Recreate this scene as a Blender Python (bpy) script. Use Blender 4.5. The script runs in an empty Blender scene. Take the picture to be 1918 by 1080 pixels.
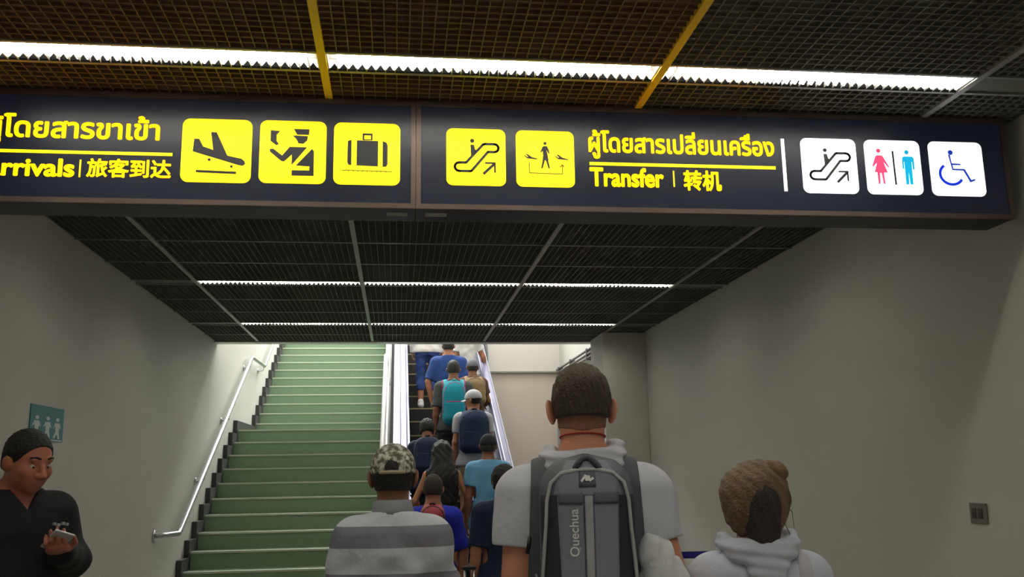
import bpy, bmesh, math, random
import numpy as np
from mathutils import Vector, Matrix, geometry
random.seed(4)
SC = bpy.context.scene
COL = SC.collection

# ------------------------------------------------------------------ camera
F = 1750.0
PITCH, YAW, ROLL = 0.1938, 0.1241, -0.0168
CAMZ = 1.582
def _axes():
    cy, sy, cp, sp = math.cos(YAW), math.sin(YAW), math.cos(PITCH), math.sin(PITCH)
    fw = Vector((sy*cp, cy*cp, sp)); r = Vector((cy, -sy, 0)); u = r.cross(fw)
    return (r*math.cos(ROLL)+u*math.sin(ROLL), -r*math.sin(ROLL)+u*math.cos(ROLL), fw)
CR, CU, CF = _axes()
cam = bpy.data.cameras.new('camera'); camo = bpy.data.objects.new('camera', cam); COL.objects.link(camo)
cam.sensor_width = 36; cam.lens = F/1918*36; cam.clip_start = .05
m = Matrix((( CR.x, CU.x, -CF.x, 0), (CR.y, CU.y, -CF.y, 0), (CR.z, CU.z, -CF.z, CAMZ), (0, 0, 0, 1)))
camo.matrix_world = m
SC.camera = camo
# ------------------------------------------------------------------ world, exposure
w = bpy.data.worlds.new('world'); SC.world = w; w.use_nodes = True
w.node_tree.nodes['Background'].inputs[0].default_value = (.5, .5, .5, 1)
w.node_tree.nodes['Background'].inputs[1].default_value = 0.02
SC.view_settings.view_transform = 'Standard'; SC.view_settings.look = 'None'
SC.view_settings.exposure = 0.0; SC.view_settings.gamma = 1.0; SC.view_settings.use_curve_mapping = False
TUBE_POWER = 33.0       # fluorescent tubes of the corridor
HALL_POWER = 7.0        # luminous panels high above the stairs
def area(name, loc, rot, sx, sy, power, col=(1, 1, 1)):
    l = bpy.data.lights.new(name, 'AREA'); l.shape = 'RECTANGLE'; l.size = sx; l.size_y = sy; l.energy = power; l.color = col
    o = bpy.data.objects.new(name, l); COL.objects.link(o); o.location = loc; o.rotation_euler = rot
    return o
area('stairwell_light', (.3, 12.4, 7.6), (0, 0, 0), 3.6, 2.6, 190, (.97, .985, 1))
area('upper_hall_light', (-.3, 15.8, 7.6), (0, 0, 0), 3.0, 1.6, 600, (.97, .985, 1))

def at(x, y, X=None, Y=None, Z=None):
    d = CF*F+CR*(x-959)+CU*(540-y)
    C = Vector((0, 0, CAMZ))
    if X is not None: t = X/d.x
    elif Y is not None: t = Y/d.y
    else: t = (Z-CAMZ)/d.z
    return C+d*t

# ------------------------------------------------------------------ materials
def lin(c):
    return tuple(((v/255)/12.92 if v/255 <= .04045 else ((v/255+.055)/1.055)**2.4) for v in c)
MATS = {}
def mat(name, rgb, rough=.6, metal=0.0, var=0.0, vscale=6.0, bump=0.0, bscale=60.0, emit=0.0, spec=.5, rgb2=None):
    """rgb in 0..255 display values; var = share of procedural colour variation"""
    if name in MATS: return MATS[name]
    M = bpy.data.materials.new(name); M.use_nodes = True; nt = M.node_tree; b = nt.nodes['Principled BSDF']
    c = lin(rgb); b.inputs['Base Color'].default_value = (*c, 1)
    b.inputs['Roughness'].default_value = rough; b.inputs['Metallic'].default_value = metal
    b.inputs['Specular IOR Level'].default_value = spec
    if var > 0 or rgb2:
        tc = nt.nodes.new('ShaderNodeTexCoord'); n = nt.nodes.new('ShaderNodeTexNoise'); n.inputs['Scale'].default_value = vscale
        n.inputs['Detail'].default_value = 5
        nt.links.new(tc.outputs['Object'], n.inputs['Vector'])
        r = nt.nodes.new('ShaderNodeValToRGB'); r.color_ramp.elements[0].position = .3; r.color_ramp.elements[1].position = .7
        c2 = lin(rgb2) if rgb2 else tuple(v*(1-var) for v in c)
        r.color_ramp.elements[0].color = (*c2, 1); r.color_ramp.elements[1].color = (*c, 1)
        nt.links.new(n.outputs['Fac'], r.inputs['Fac']); nt.links.new(r.outputs['Color'], b.inputs['Base Color'])
    if bump > 0:
        tc = nt.nodes.new('ShaderNodeTexCoord'); n = nt.nodes.new('ShaderNodeTexNoise'); n.inputs['Scale'].default_value = bscale
        n.inputs['Detail'].default_value = 4
        bp = nt.nodes.new('ShaderNodeBump'); bp.inputs['Strength'].default_value = bump; bp.inputs['Distance'].default_value = .01
        nt.links.new(tc.outputs['Object'], n.inputs['Vector']); nt.links.new(n.outputs['Fac'], bp.inputs['Height'])
        nt.links.new(bp.outputs['Normal'], b.inputs['Normal'])
    if emit > 0:
        b.inputs['Emission Color'].default_value = (*c, 1); b.inputs['Emission Strength'].default_value = emit
    MATS[name] = M
    return M

wall_m = mat('wall_paint', (206, 204, 196), .55, var=.05, vscale=1.2, bump=.08, bscale=40)
hall_m = mat('hall_paint', (226, 222, 214), .55, var=.03, vscale=1.2, bump=.05, bscale=40)
pink_m = mat('pink_paint', (214, 200, 186), .55, var=.04, vscale=1.5, bump=.05, bscale=40)
floor_m = mat('terrazzo', (150, 147, 140), .25, var=.2, vscale=60)
plenum_m = mat('plenum_black', (14, 14, 14), .9, var=.3)
grille_grey = mat('grille_grey', (116, 116, 106), .6, metal=.1, var=.15, vscale=3)
grille_warm_glow = mat('grille_warm_glow', (126, 102, 80), .6, metal=.1, var=.15, vscale=3)  # warm light on the near left grilles, painted in as a brown tone
bar_m = mat('ceiling_bar_grey', (150, 150, 146), .45, metal=.3, var=.06)
yellow_glow_bar = mat('ceiling_bar_yellow_glow', (245, 205, 50), .4, var=.1)  # yellow glow from lit signs, put into the colour of the near bars
trough_m = mat('lamp_trough_white', (240, 240, 240), .35, var=.02)
louvre_m = mat('lamp_louvre', (150, 150, 150), .3, metal=.6, var=.05)
steel = mat('brushed_steel', (205, 205, 208), .28, metal=.9, var=.08, vscale=20)
dark_skirt = mat('skirting_dark', (58, 58, 56), .6, var=.15)
green_step = mat('green_vinyl', (124, 146, 120), .5, var=.1, vscale=30, bump=.05, bscale=200)
nosing_m = mat('nosing_metal', (205, 212, 190), .3, metal=.4, var=.05)
black_plastic = mat('black_plastic', (18, 18, 20), .45, var=.1)

# ------------------------------------------------------------------ object helpers
def link(o, parent=None):
    COL.objects.link(o)
    if parent is not None: o.parent = parent
    return o
def mesh_obj(name, verts, faces, material, parent=None, smooth=False, loc=None):
    me = bpy.data.meshes.new(name); me.from_pydata([tuple(v) for v in verts], [], faces); me.update()
    if smooth: me.shade_smooth()
    me.materials.append(material)
    o = bpy.data.objects.new(name, me); link(o, parent)
    if loc is not None: o.location = loc
    return o
def empty(name, loc=(0, 0, 0), rz=0):
    o = bpy.data.objects.new(name, None); o.empty_display_size = .1; link(o); o.location = loc; o.rotation_euler = (0, 0, rz); return o
def tag(o, label=None, cat=None, group=None, kind=None):
    if label: o['label'] = label
    if cat: o['category'] = cat
    if group: o['group'] = group
    if kind: o['kind'] = kind
    return o
class MB:
    def __init__(s): s.v = []; s.f = []
    def add(s, vs, fs):
        n = len(s.v); s.v += [tuple(v) for v in vs]; s.f += [tuple(i+n for i in f) for f in fs]; return s
    def box(s, x0, y0, z0, x1, y1, z1):
        return s.add([(x0,y0,z0),(x1,y0,z0),(x1,y1,z0),(x0,y1,z0),(x0,y0,z1),(x1,y0,z1),(x1,y1,z1),(x0,y1,z1)],
              [(0,3,2,1),(4,5,6,7),(0,1,5,4),(1,2,6,5),(2,3,7,6),(3,0,4,7)])
    def bbox(s, x0, y0, z0, x1, y1, z1, b=.004):
        bm = bmesh.new(); bmesh.ops.create_cube(bm, size=1)
        bmesh.ops.scale(bm, vec=(x1-x0, y1-y0, z1-z0), verts=bm.verts); bmesh.ops.translate(bm, vec=((x0+x1)/2,(y0+y1)/2,(z0+z1)/2), verts=bm.verts)
        bmesh.ops.bevel(bm, geom=bm.edges[:], offset=b, segments=2, profile=.5, affect='EDGES')
        bm.verts.index_update(); s.add([v.co[:] for v in bm.verts], [[v.index for v in f.verts] for f in bm.faces]); bm.free(); return s
    def tube(s, pts, r, n=10, closed=False):
        pts = [Vector(p) for p in pts]; N = len(pts); rings = []; up = None
        for i, p in enumerate(pts):
            if closed: t = pts[(i+1) % N]-pts[i-1]
            else: t = pts[min(i+1, N-1)]-pts[max(i-1, 0)]
            t.normalize()
            if up is None: up = Vector((0, 0, 1)) if abs(t.z) < .9 else Vector((1, 0, 0))
            a = t.cross(up); a.normalize(); b = a.cross(t); up = b
            rr = r[i] if isinstance(r, (list, tuple)) else r
            rings.append([p+(a*math.cos(2*math.pi*k/n)+b*math.sin(2*math.pi*k/n))*rr for k in range(n)])
        vs = [v for R in rings for v in R]; fs = []
        for i in range(N if closed else N-1):
            j = (i+1) % N
            for k in range(n): fs.append((i*n+k, i*n+(k+1) % n, j*n+(k+1) % n, j*n+k))
        if not closed: fs += [tuple(range(n))[::-1], tuple((N-1)*n+k for k in range(n))]
        return s.add(vs, fs)
    def ext(s, poly, axis, a, b):
        """extrude a 2D polygon along an axis ('X','Y','Z') from a to b"""
        n = len(poly)
        def P(q, t): return {'X': (t, q[0], q[1]), 'Y': (q[0], t, q[1]), 'Z': (q[0], q[1], t)}[axis]
        tris = geometry.tessellate_polygon([[Vector((q[0], q[1], 0)) for q in poly]])
        vs = [P(q, a) for q in poly]+[P(q, b) for q in poly]
        fs = [tuple(t) for t in tris]+[tuple(i+n for i in t[::-1]) for t in tris]+[(i, (i+1) % n, (i+1) % n+n, i+n) for i in range(n)]
        return s.add(vs, fs)
    def obj(s, name, material, parent=None, smooth=False, fix=False):
        o = mesh_obj(name, s.v, s.f, material, parent, smooth)
        if fix:
            bm = bmesh.new(); bm.from_mesh(o.data); bmesh.ops.recalc_face_normals(bm, faces=bm.faces); bm.to_mesh(o.data); bm.free()
        return o
def struct(o): o['kind'] = 'structure'; return o
def edge_soft(o, w=.003):
    md = o.modifiers.new('bevel', 'BEVEL'); md.width = w; md.segments = 2; md.limit_method = 'ANGLE'; return o

# ================================================================== SETTING
CZ = CAMZ+1.405            # ceiling height
XL, XR = -1.913, 2.555
YE = 10.056                # end of the low ceiling
YB = -2.9
TOPZ = 7.8
struct(MB().box(XL-.2, YB-.2, -.12, XR+.2, 19.2, 0).obj('floor', floor_m))
struct(MB().box(XL-.2, YB, 0, XL, 19, TOPZ).obj('wall_left', wall_m))
struct(MB().box(XR, YB, 0, XR+.2, 19, TOPZ).obj('wall_right', wall_m))
struct(MB().box(XL-.2, YB-.2, 0, XR+.2, YB, TOPZ).obj('wall_back', wall_m))
struct(MB().box(XL-.2, 19, 0, XR+.2, 19.2, TOPZ).obj('wall_front', hall_m))
struct(MB().box(XL, YE, CZ-.012, XR, YE+.18, TOPZ).obj('wall_above', hall_m))
struct(MB().box(XL, YB, CZ+.42, XR, YE, CZ+.5).obj('ceiling_slab', plenum_m))
struct(MB().box(XL-.2, YE, TOPZ, XR+.2, 19.2, TOPZ+.1).obj('ceiling_upper', hall_m))
struct(MB().bbox(2.10, 9.37, 0, XR, 9.98, CZ-.004, .006).obj('wall_pillar', wall_m))
# wall beside the escalator, lower part cream pink, upper part set forward above a ledge
struct(MB().box(1.42, 14.6, 0, XR, 14.75, 3.13).obj('wall_beside_escalator', pink_m))
struct(MB().box(1.42, 14.56, 3.13, XR, 14.75, TOPZ).obj('wall_beside_escalator_upper', hall_m))
struct(MB().box(1.42, 14.545, 3.11, XR-.02, 14.60, 3.135).obj('trim_1', mat('ledge_grey', (150, 146, 138), .5, var=.05)))
struct(MB().box(1.44, 14.75, 0, 1.5, 19, TOPZ).obj('wall_escalator_side', hall_m))
# ceiling edge angle at the stair opening
struct(MB().box(XL, YE-.004, CZ-.014, XR, YE+.03, CZ+.004).obj('trim_2', bar_m))

# ------- suspended ceiling: grille panels between bars
ceiling = struct(empty('ceiling', (0, 0, CZ)))
X0 = -.2635
cols = [XL]+[X0+1.2*k for k in (-1, 0, 1, 2)]+[XR]
lamp_rows = [6.879+1.95*k for k in (-5, -4, -3, -1, 0, 1)]
lamp_rows[2:2] = [3.003]
lamp_rows = sorted(set([round(v, 3) for v in lamp_rows if abs(v-2.979) > .01]))
LW = .15
def grille_mesh(wx, wy, nm, t):
    mb = MB(); c = .04; h = .013
    nx, ny = max(1, round(wx/c)), max(1, round(wy/c))
    for i in range(nx+1):
        x = wx*i/nx; mb.box(x-t, 0, 0, x+t, wy, h)
    for j in range(ny+1):
        y = wy*j/ny; mb.box(0, y-t, .0005, wx, y+t, h-.0005)
    mb.box(0, 0, h-.0005, wx, wy, h+.004); me = bpy.data.meshes.new(nm); me.from_pydata(mb.v, [], mb.f); me.update(); return me
cache = {}
def panel(x0, x1, y0, y1, mt):
    thin = y0 > 3.3; key = (round(x1-x0, 3), round(y1-y0, 3), mt.name, thin)
    if key not in cache:
        me = grille_mesh(x1-x0-.024, y1-y0-.02, 'grille_panel', .0011 if thin else .0018); me.materials.append(mt); cache[key] = me
    o = bpy.data.objects.new('grille_panel', cache[key]); link(o, ceiling); o.location = (x0+.012, y0+.01, .0); return o
def cross_bar(y, mt, x0=XL, x1=XR, wd=.02):
    MB().box(x0, y-wd/2, -.004-CZ*0, x1, y+wd/2, .03).obj('cross_bar', mt, ceiling)
# rows of panels
ys = []
for i, ly in enumerate(lamp_rows):
    nxt = lamp_rows[i+1] if i+1 < len(lamp_rows) else YE
    y = ly+LW; k = max(1, round((nxt-y)/.6)); 
    if nxt == YE: seg = [y, y+.6, YE]
    else: seg = [y+(nxt-y)*j/k for j in range(k+1)]
    ys.append((ly, seg))
for ly, seg in ys:
    for j in range(len(seg)-1):
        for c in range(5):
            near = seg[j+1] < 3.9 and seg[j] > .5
            mt = grille_warm_glow if (near and c in (0, 1, 2)) else grille_grey  # near left panels get the painted warm light
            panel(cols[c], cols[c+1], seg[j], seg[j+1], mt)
        if 0 < j: cross_bar(seg[j], bar_m, wd=.014)
    cross_bar(ly, bar_m, wd=.014); cross_bar(ly+LW, bar_m, wd=.014)
    for c in (0, 4):
        MB().box(cols[c]+.015, ly+.01, .004, cols[c+1]-.015, ly+LW-.01, .012).obj('blank_strip', grille_grey, ceiling)
for k, x in enumerate(cols[1:5]):
    if k in (1, 2):
        MB().box(x-.014, YB, -.007, x+.014, .95, .035).obj('main_bar', bar_m, ceiling)
        tag(MB().box(x-.014, .95, -.007, x+.014, 3.42, .035).obj('main_bar', yellow_glow_bar, ceiling), 'ceiling bar with yellow sign glow put into its colour')
        MB().box(x-.014, 3.42, -.007, x+.014, YE-.005, .035).obj('main_bar', bar_m, ceiling)
    else:
        MB().box(x-.014, YB, -.007, x+.014, YE-.005, .035).obj('main_bar', bar_m, ceiling)

# ------- fluorescent troffers
tube_m = mat('fluorescent_tube', (255, 251, 236), .5, emit=TUBE_POWER)
L_ = 1.2-.03
tr = MB()
tr.box(0, 0, .0, L_, .004, .075); tr.box(0, LW-.024, .0, L_, LW-.02, .075); tr.box(0, 0, .073, L_, LW-.02, .077)
tr.box(0, 0, 0, .004, LW-.02, .077); tr.box(L_-.004, 0, 0, L_, LW-.02, .077)
tb = MB().tube([(.03, .065, .030), (L_-.03, .065, .030)], .017, 12)
lo = MB()
nb = 35
for i in range(1, nb):
    x = L_*i/nb
    lo.ext([(.006, -.006), (LW-.026, -.006), (LW-.026, .008), (.006, .008)], 'X', x-.0012, x+.0012)
ends = MB().box(.004, .04, .02, .035, .09, .073)
teeth = MB()
for i in range(36):
    x = .006+(L_-.012)*i/36; teeth.ext([(x, -.002), (x+(L_-.012)/36-.001, -.002), (x+(L_-.012)/72, .020)], 'Y', LW-.030, LW-.0265)
teeth.box(.004, LW-.0305, -.003, L_-.004, LW-.026, .001)
protos = []
def lamp(x, y, label, grp):
    o = empty('ceiling_lamp', (x+.015, y+.01, CZ)); tag(o, label, 'lamp', grp)
    if not protos:
        protos.append([tr.obj('trough', trough_m, o), tb.obj('tube', tube_m, o, True), lo.obj('louvre', louvre_m, o), tag(teeth.obj('louvre_edge', mat('louvre_black', (12, 12, 12), .9, var=.05, spec=.0), o), kind='stuff'), ends.obj('tube_socket', trough_m, o)]); e2_ = protos[0][-1].copy(); link(e2_, o); e2_.location.x = L_-.039; protos[0].append(e2_)
    else:
        for p in protos[0]:
            c = p.copy(); link(c, o)
    return o
side = ['leftmost', 'middle', 'rightmost']
for ly in lamp_rows:
    for k in range(3):
        if ly < 2: lb = '%s fluorescent strip lamp of the %s row out of frame behind the viewer' % (side[k], ['first', 'second', 'third', 'last'][sorted(lamp_rows, reverse=True).index(ly)-4]); g = 'lamps behind the viewer'
        elif ly < 4: lb = 'long bright fluorescent strip lamp nearest the viewer, %s of three above the yellow signs' % side[k]; g = 'strip lamps in front of the signs'
        elif ly < 6: lb = '%s fluorescent strip lamp hidden behind the hanging signs' % side[k]; g = 'lamps hidden behind the signs'
        elif ly < 8: lb = '%s of three strip lamps in the nearer row beyond the signs' % side[k]; g = 'strip lamps beyond the signs'
        else: lb = '%s of three strip lamps in the farther row, next to the stair opening' % side[k]; g = 'strip lamps beyond the signs'
        lamp(cols[1+k], ly, lb, g)

# ================================================================== STAIRCASE
RISE, GO = .1516, .293
stairs = empty('staircase', (-1.0, 7.7, 0)); tag(stairs, 'wide green staircase with light nosings rising on the left', 'staircase')
SX0, SX1 = -1.865, -.17
o0 = Vector((-1.0, 7.7, 0))
steps = []
def nos(k):
    """nosing position of step k (1-based)"""
    if k <= 14: return 8.868+(k-5)*GO, RISE*k
    return 12.93+(k-15)*GO, RISE*k
first = []
for k in range(1, 29):
    y, z = nos(k)
    dep = GO+.03 if k not in (14, 28) else (12.93-11.505+.03 if k == 14 else 1.6)
    key = 'n' if k not in (14, 28) else k
    if key == 'n' and first:
        s, n = first[0].copy(), first[1].copy(); link(s, stairs); link(n, s)
    else:
        s = MB().box(SX0, .0, -.16, SX1, dep, 0).obj('step' if key == 'n' else 'landing', green_step, stairs)
        n = MB().box(SX0, -.008, -.014, SX1, .045, .003).obj('nosing', nosing_m, s)
        if key == 'n' and not first: first = [s, n]
    s.location = Vector((0, y, z))-o0
    # dark stepped skirting on the wall
    mb = MB(); zz = z+.11
    mb.box(XL+.001, y-.075, z-.18, SX0, y+dep-.075-.03, zz)
    if k == 14: mb = MB().box(XL+.001, y-.075, z-.18, SX0, y+dep-.1, zz)
    sk = mb.obj('skirting', dark_skirt, stairs); sk.location = -o0
# underside filler so the flight reads solid
MB().ext([(7.72, 0), (nos(14)[0]+.05, nos(14)[1]-.17), (12.95, nos(14)[1]-.17), (nos(28)[0]+.1, nos(28)[1]-.17), (18.9, nos(28)[1]-.17), (18.9, 0)], 'X', SX0+.01, SX1-.01).obj('flight_body', dark_skirt, stairs, fix=True).location = -o0

# wall handrail
hr = empty('wall_handrail', (-1.83, 8, 1.13)); tag(hr, 'bent steel tube handrail on the left stairwell wall', 'handrail')
pts = [(-1.905, 7.95, 1.132), (-1.85, 7.96, 1.132), (-1.83, 8.0, 1.132), (-1.83, 8.46, 1.118), (-1.83, 8.53, 1.15), (-1.83, 12.10, 3.045), (-1.83, 12.17, 3.07), (-1.83, 13.27, 3.08), (-1.83, 13.34, 3.10), (-1.83, 15.9, 4.46)]
h = Vector((-1.83, 8, 1.13))
MB().tube(pts, .021, 12).obj('rail', steel, hr, True).location = -h
for (y, z) in ((9.43, 1.62), (10.63, 2.26), (12.0, 2.99), (13.2, 3.08), (14.5, 3.72)):
    b = MB().tube([(-1.83, y, z-.015), (-1.83, y, z-.06), (-1.86, y, z-.075), (XL+.004, y, z-.075)], .008, 8)
    b.tube([(XL+.012, y, z-.075), (XL, y, z-.075)], .035, 14)
    b.obj('bracket', steel, hr, True).location = -h
MB().tube([(XL+.012, 7.95, 1.132), (XL, 7.95, 1.132)], .045, 16).obj('wall_flange', steel, hr, True).location = -h

# stair balustrade next to the escalator
white_paint = mat('white_paint', (236, 236, 232), .35, var=.03)
sb = empty('stair_balustrade', (-.13, 8, 0)); tag(sb, 'white painted tube railing between green stairs and escalator', 'railing')
s0 = Vector((-.13, 8, 0))
rp = [(-.135, 7.75, .95), (-.135, 8.0, 1.22), (-.135, 11.45, 3.0), (-.135, 12.9, 3.06), (-.135, 16, 4.66)]
MB().tube(rp, .026, 12).obj('top_rail', white_paint, sb, True).location = -s0
MB().tube([(p[0]+.03, p[1], p[2]-.28) for p in rp], .016, 10).obj('lower_rail', white_paint, sb, True).location = -s0
for i in range(7):
    y = 7.95+i*1.15
    zt = np.interp(y, [p[1] for p in rp], [p[2] for p in rp]); zb = max(0, zt-1.02)
    MB().tube([(-.135, y, zb), (-.135, y, zt)], .018, 10).obj('post', white_paint, sb, True).location = -s0

# ================================================================== ESCALATOR
esc = empty('escalator', (.66, 9, 0)); tag(esc, 'narrow steel escalator carrying a crowd upward between stairs and cream wall', 'escalator')
e0 = Vector((.66, 9, 0))
ER, EG = .21, .40
step_dark = mat('step_metal', (52, 52, 52), .4, metal=.5, var=.2, vscale=30)
step_edge = mat('step_edge_cream', (150, 136, 96), .5, var=.2)
panel_m = mat('escalator_panel', (185, 190, 210), .25, metal=.55, var=.1, vscale=4)
deck_m = mat('escalator_deck', (134, 136, 148), .4, metal=.6, var=.1, vscale=5)
rail_m = mat('escalator_handrail', (142, 138, 168), .25, var=.06, vscale=8)
clad_m = mat('escalator_cladding', (40, 40, 38), .85, var=.2, spec=.1)
EX0, EX1 = .17, 1.15
def esc_z(y): return max(0.0, (y-9.0)*ER/EG)
stepmb = MB(); 
stepmb.box(EX0+.004, .0, -.2, EX1-.004, EG, -.006)
for i in range(48):
    x = EX0+.01+(EX1-EX0-.02)*i/48; stepmb.box(x, .004, -.006, x+.009, EG-.002, 0)
    stepmb.box(x, -.004, -.2, x+.009, 0, -.02)
fs = None
for n in range(1, 22):
    if fs is None:
        a = stepmb.obj('step', step_dark, esc); b = MB().box(EX0+.005, -.006, -.018, EX1-.005, .022, .0015).obj('step_edge', step_edge, a); fs = (a, b)
    else:
        a = fs[0].copy(); link(a, esc); b = fs[1].copy(); link(b, a)
    a.location = Vector((0, 9.0+EG*n, ER*n))-e0
MB().box(EX0, 8.0, .001, EX1, 9.42, .02).obj('landing_plate', deck_m, esc).location = -e0
def band(prof, m_, name, x0, x1, up=False):
    """ribbon of constant profile extruded in X: prof = [(y,z)...] polygon"""
    o = MB().ext(prof, 'X', x0, x1).obj(name, m_, esc, fix=True); o.location = -e0; return o
YT = 17.4
def zt(y, off): return off+max(0, (y-9.0))*ER/EG
def slab(off0, off1, ya=8.05):
    return [(ya, off0), (9.0, off0), (YT, zt(YT, off0)), (YT, zt(YT, off1)), (9.0, off1), (ya, off1)]
for sgn, xin in ((-1, EX0), (1, EX1)):
    def xs(a, b):   # a,b measured outward from the inner edge of the step
        return tuple(sorted((xin+sgn*a, xin+sgn*b)))
    band(slab(-.05, .22), step_dark, 'skirt_panel', *xs(0, .012))
    # inner panels, separate sheets
    for i in range(7):
        ya, yb = 8.15+i*1.32, 8.15+(i+1)*1.32-.012
        pr = [(ya, zt(ya, .24)), (yb, zt(yb, .24)), (yb, zt(yb, .80)), (ya, zt(ya, .80))]
        if ya < 9 < yb: pr = [(ya, .24), (9, .24), (yb, zt(yb, .24)), (yb, zt(yb, .80)), (9, .80), (ya, .80)]
        band(pr, panel_m, 'inner_panel', *xs(.05, .062))
    band(slab(.22, .245), deck_m, 'inner_deck', *xs(0, .06))
    band(slab(.80, .83), deck_m, 'rail_track', *xs(.03, .15))
    band(slab(-.12, .80, 8.1), clad_m if sgn < 0 else deck_m, 'outer_cladding', *xs(.13, .15))
    band(slab(.215, .24), deck_m, 'outer_deck', *xs(.06, .15))
    if sgn < 0: band(slab(-.2, .80, 8.1), deck_m, 'stringer_panel', *xs(.155, .21)); band(slab(-.2, .86, 8.1), clad_m, 'stringer_edge', *xs(.21, .25))
    # handrail: rounded belt with a newel curve
    path = [(8.35, .40), (8.08, .45), (7.93, .58), (7.93, .72), (8.05, .83), (8.3, .863), (9.0, .863)]
    P = [(y, z) for y, z in path]+[(y, zt(y, .863)) for y in np.linspace(9.3, YT, 12)]
    mb = MB(); xc = xin+sgn*.085; prof = [(-.045, -.02), (-.045, .006), (-.03, .022), (.03, .022), (.045, .006), (.045, -.02)]
    rings = []
    for i, (y, z) in enumerate(P):
        a_, b_ = P[max(i-1, 0)], P[min(i+1, len(P)-1)]
        t = Vector((0, b_[0]-a_[0], b_[1]-a_[1])).normalized(); nn = Vector((0, -t.z, t.y))
        if i < 5: pass
        rings.append([Vector((xc+px_, y, z))+nn*pz for px_, pz in prof])
    n = 6; vs = [v for R in rings for v in R]; fcs = []
    for i in range(len(rings)-1):
        for k in range(n): fcs.append((i*n+k, i*n+(k+1) % n, (i+1)*n+(k+1) % n, (i+1)*n+k))
    fcs += [tuple(range(n)), tuple((len(rings)-1)*n+k for k in range(n))[::-1]]
    mb.add(vs, fcs); o = mb.obj('handrail', rail_m, esc, fix=True); o.location = -e0; edge_soft(o, .008)
    band([(8.1, .02), (8.5, .02), (8.5, .8), (8.1, .78), (7.99, .65), (8.0, .5)], deck_m, 'newel', *xs(.05, .12))
band([(8.2, 0), (9.3, -.005), (YT, zt(YT, -.25)), (YT, zt(YT, -.75)), (9.8, 0)], clad_m, 'truss', EX0-.13, EX1+.13)

# pipes along the right stairwell wall
pm = mat('pipe_grey', (112, 112, 112), .35, metal=.6, var=.1)
pr_ = empty('wall_pipes', (2.5, 11.2, 3.05)); tag(pr_, 'grey metal wall rail of parallel tubes high on the right stairwell wall', 'pipes')
for z in (3.145, 3.09, 3.04):
    MB().tube([(2.50, 10.3, z), (2.50, 14.5, z)], .017, 10).obj('pipe', pm, pr_, True).location = (-2.5, -11.2, -3.05)
for y in (10.9, 12.1, 13.3, 14.3):
    MB().box(2.48, y-.02, 3.015, XR, y+.02, 3.17).obj('pipe_clamp', pm, pr_).location = (-2.5, -11.2, -3.05)
pc = struct(MB().box(2.505, 14.53, 0, XR, 14.6, 3.0).obj('trim_3', mat('frame_grey', (150, 150, 150), .4, var=.05)))

# ================================================================== SIGNS
SY = 3.4
navy = mat('sign_navy', (26, 31, 46), .35, var=.08, vscale=2, emit=.32)
casing_m = mat('sign_casing', (40, 36, 36), .45, metal=.3, var=.1)
frame_m = mat('sign_frame_bronze', (112, 96, 90), .45, metal=.5, var=.1)
yl = mat('sign_yellow_lit', (255, 230, 8), .5, emit=1.0)
yl2 = mat('sign_letter_yellow', (250, 214, 12), .5, emit=.85)
wl = mat('sign_white_lit', (255, 255, 255), .5, emit=1.05)
pic_dark = mat('pictogram_dark', (36, 36, 40), .5, emit=.02)
pink_p = mat('pictogram_pink', (232, 62, 110), .5, emit=.7)
cyan_p = mat('pictogram_cyan', (0, 170, 215), .5, emit=.7)
blue_p = mat('pictogram_blue', (30, 62, 190), .5, emit=.7)
def SP(x, y):
    p = at(x, y, Y=SY); return p.x, p.z
def flat(polys, name, m_, parent, y0, th=.0015, base=(0, 0, 0)):
    """polys: list of (outer,[holes]) in X,Z on the sign plane; flat shape with thickness"""
    mb = MB()
    for outer, holes in polys:
        loops = [outer]+holes
        tri = geometry.tessellate_polygon([[Vector((a, b, 0)) for a, b in l] for l in loops])
        pts_ = [p for l in loops for p in l]; n = len(pts_)
        vs = [(a, y0-th, b) for a, b in pts_]+[(a, y0, b) for a, b in pts_]
        fcs = [tuple(t) for t in tri]; i0 = 0
        for l in loops:
            k = len(l); fcs += [(i0+i, i0+(i+1) % k, i0+(i+1) % k+n, i0+i+n) for i in range(k)]; i0 += k
        mb.add(vs, fcs)
    o = mb.obj(name, m_, parent); o.location = (-base[0], -base[1], -base[2]); return o
def rrect(x0, z0, x1, z1, r, n=6):
    out = []
    for cx, cz, a0 in ((x1-r, z1-r, 0), (x0+r, z1-r, 90), (x0+r, z0+r, 180), (x1-r, z0+r, 270)):
        for i in range(n+1):
            a = math.radians(a0+90*i/n); out.append((cx+r*math.cos(a), cz+r*math.sin(a)))
    return out
def stroke(pts, w_, closed=False):
    """thick polyline as list of quads + round joints"""
    out = []; n = len(pts)
    for i in range(n if closed else n-1):
        a, b = pts[i], pts[(i+1) % n]; dx, dy = b[0]-a[0], b[1]-a[1]; L = math.hypot(dx, dy)
        if L < 1e-6: continue
        nx, ny = -dy/L*w_/2, dx/L*w_/2
        out.append(([(a[0]+nx, a[1]+ny), (b[0]+nx, b[1]+ny), (b[0]-nx, b[1]-ny), (a[0]-nx, a[1]-ny)], []))
    for i, p in enumerate(pts):
        if closed or 0 < i < n-1: out.append((disc(p[0], p[1], w_/2, 6), []))
    return out
def disc(x, y, r, n=14, ry=None): return [(x+r*math.cos(2*math.pi*i/n), y+(ry or r)*math.sin(2*math.pi*i/n)) for i in range(n)]

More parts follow.
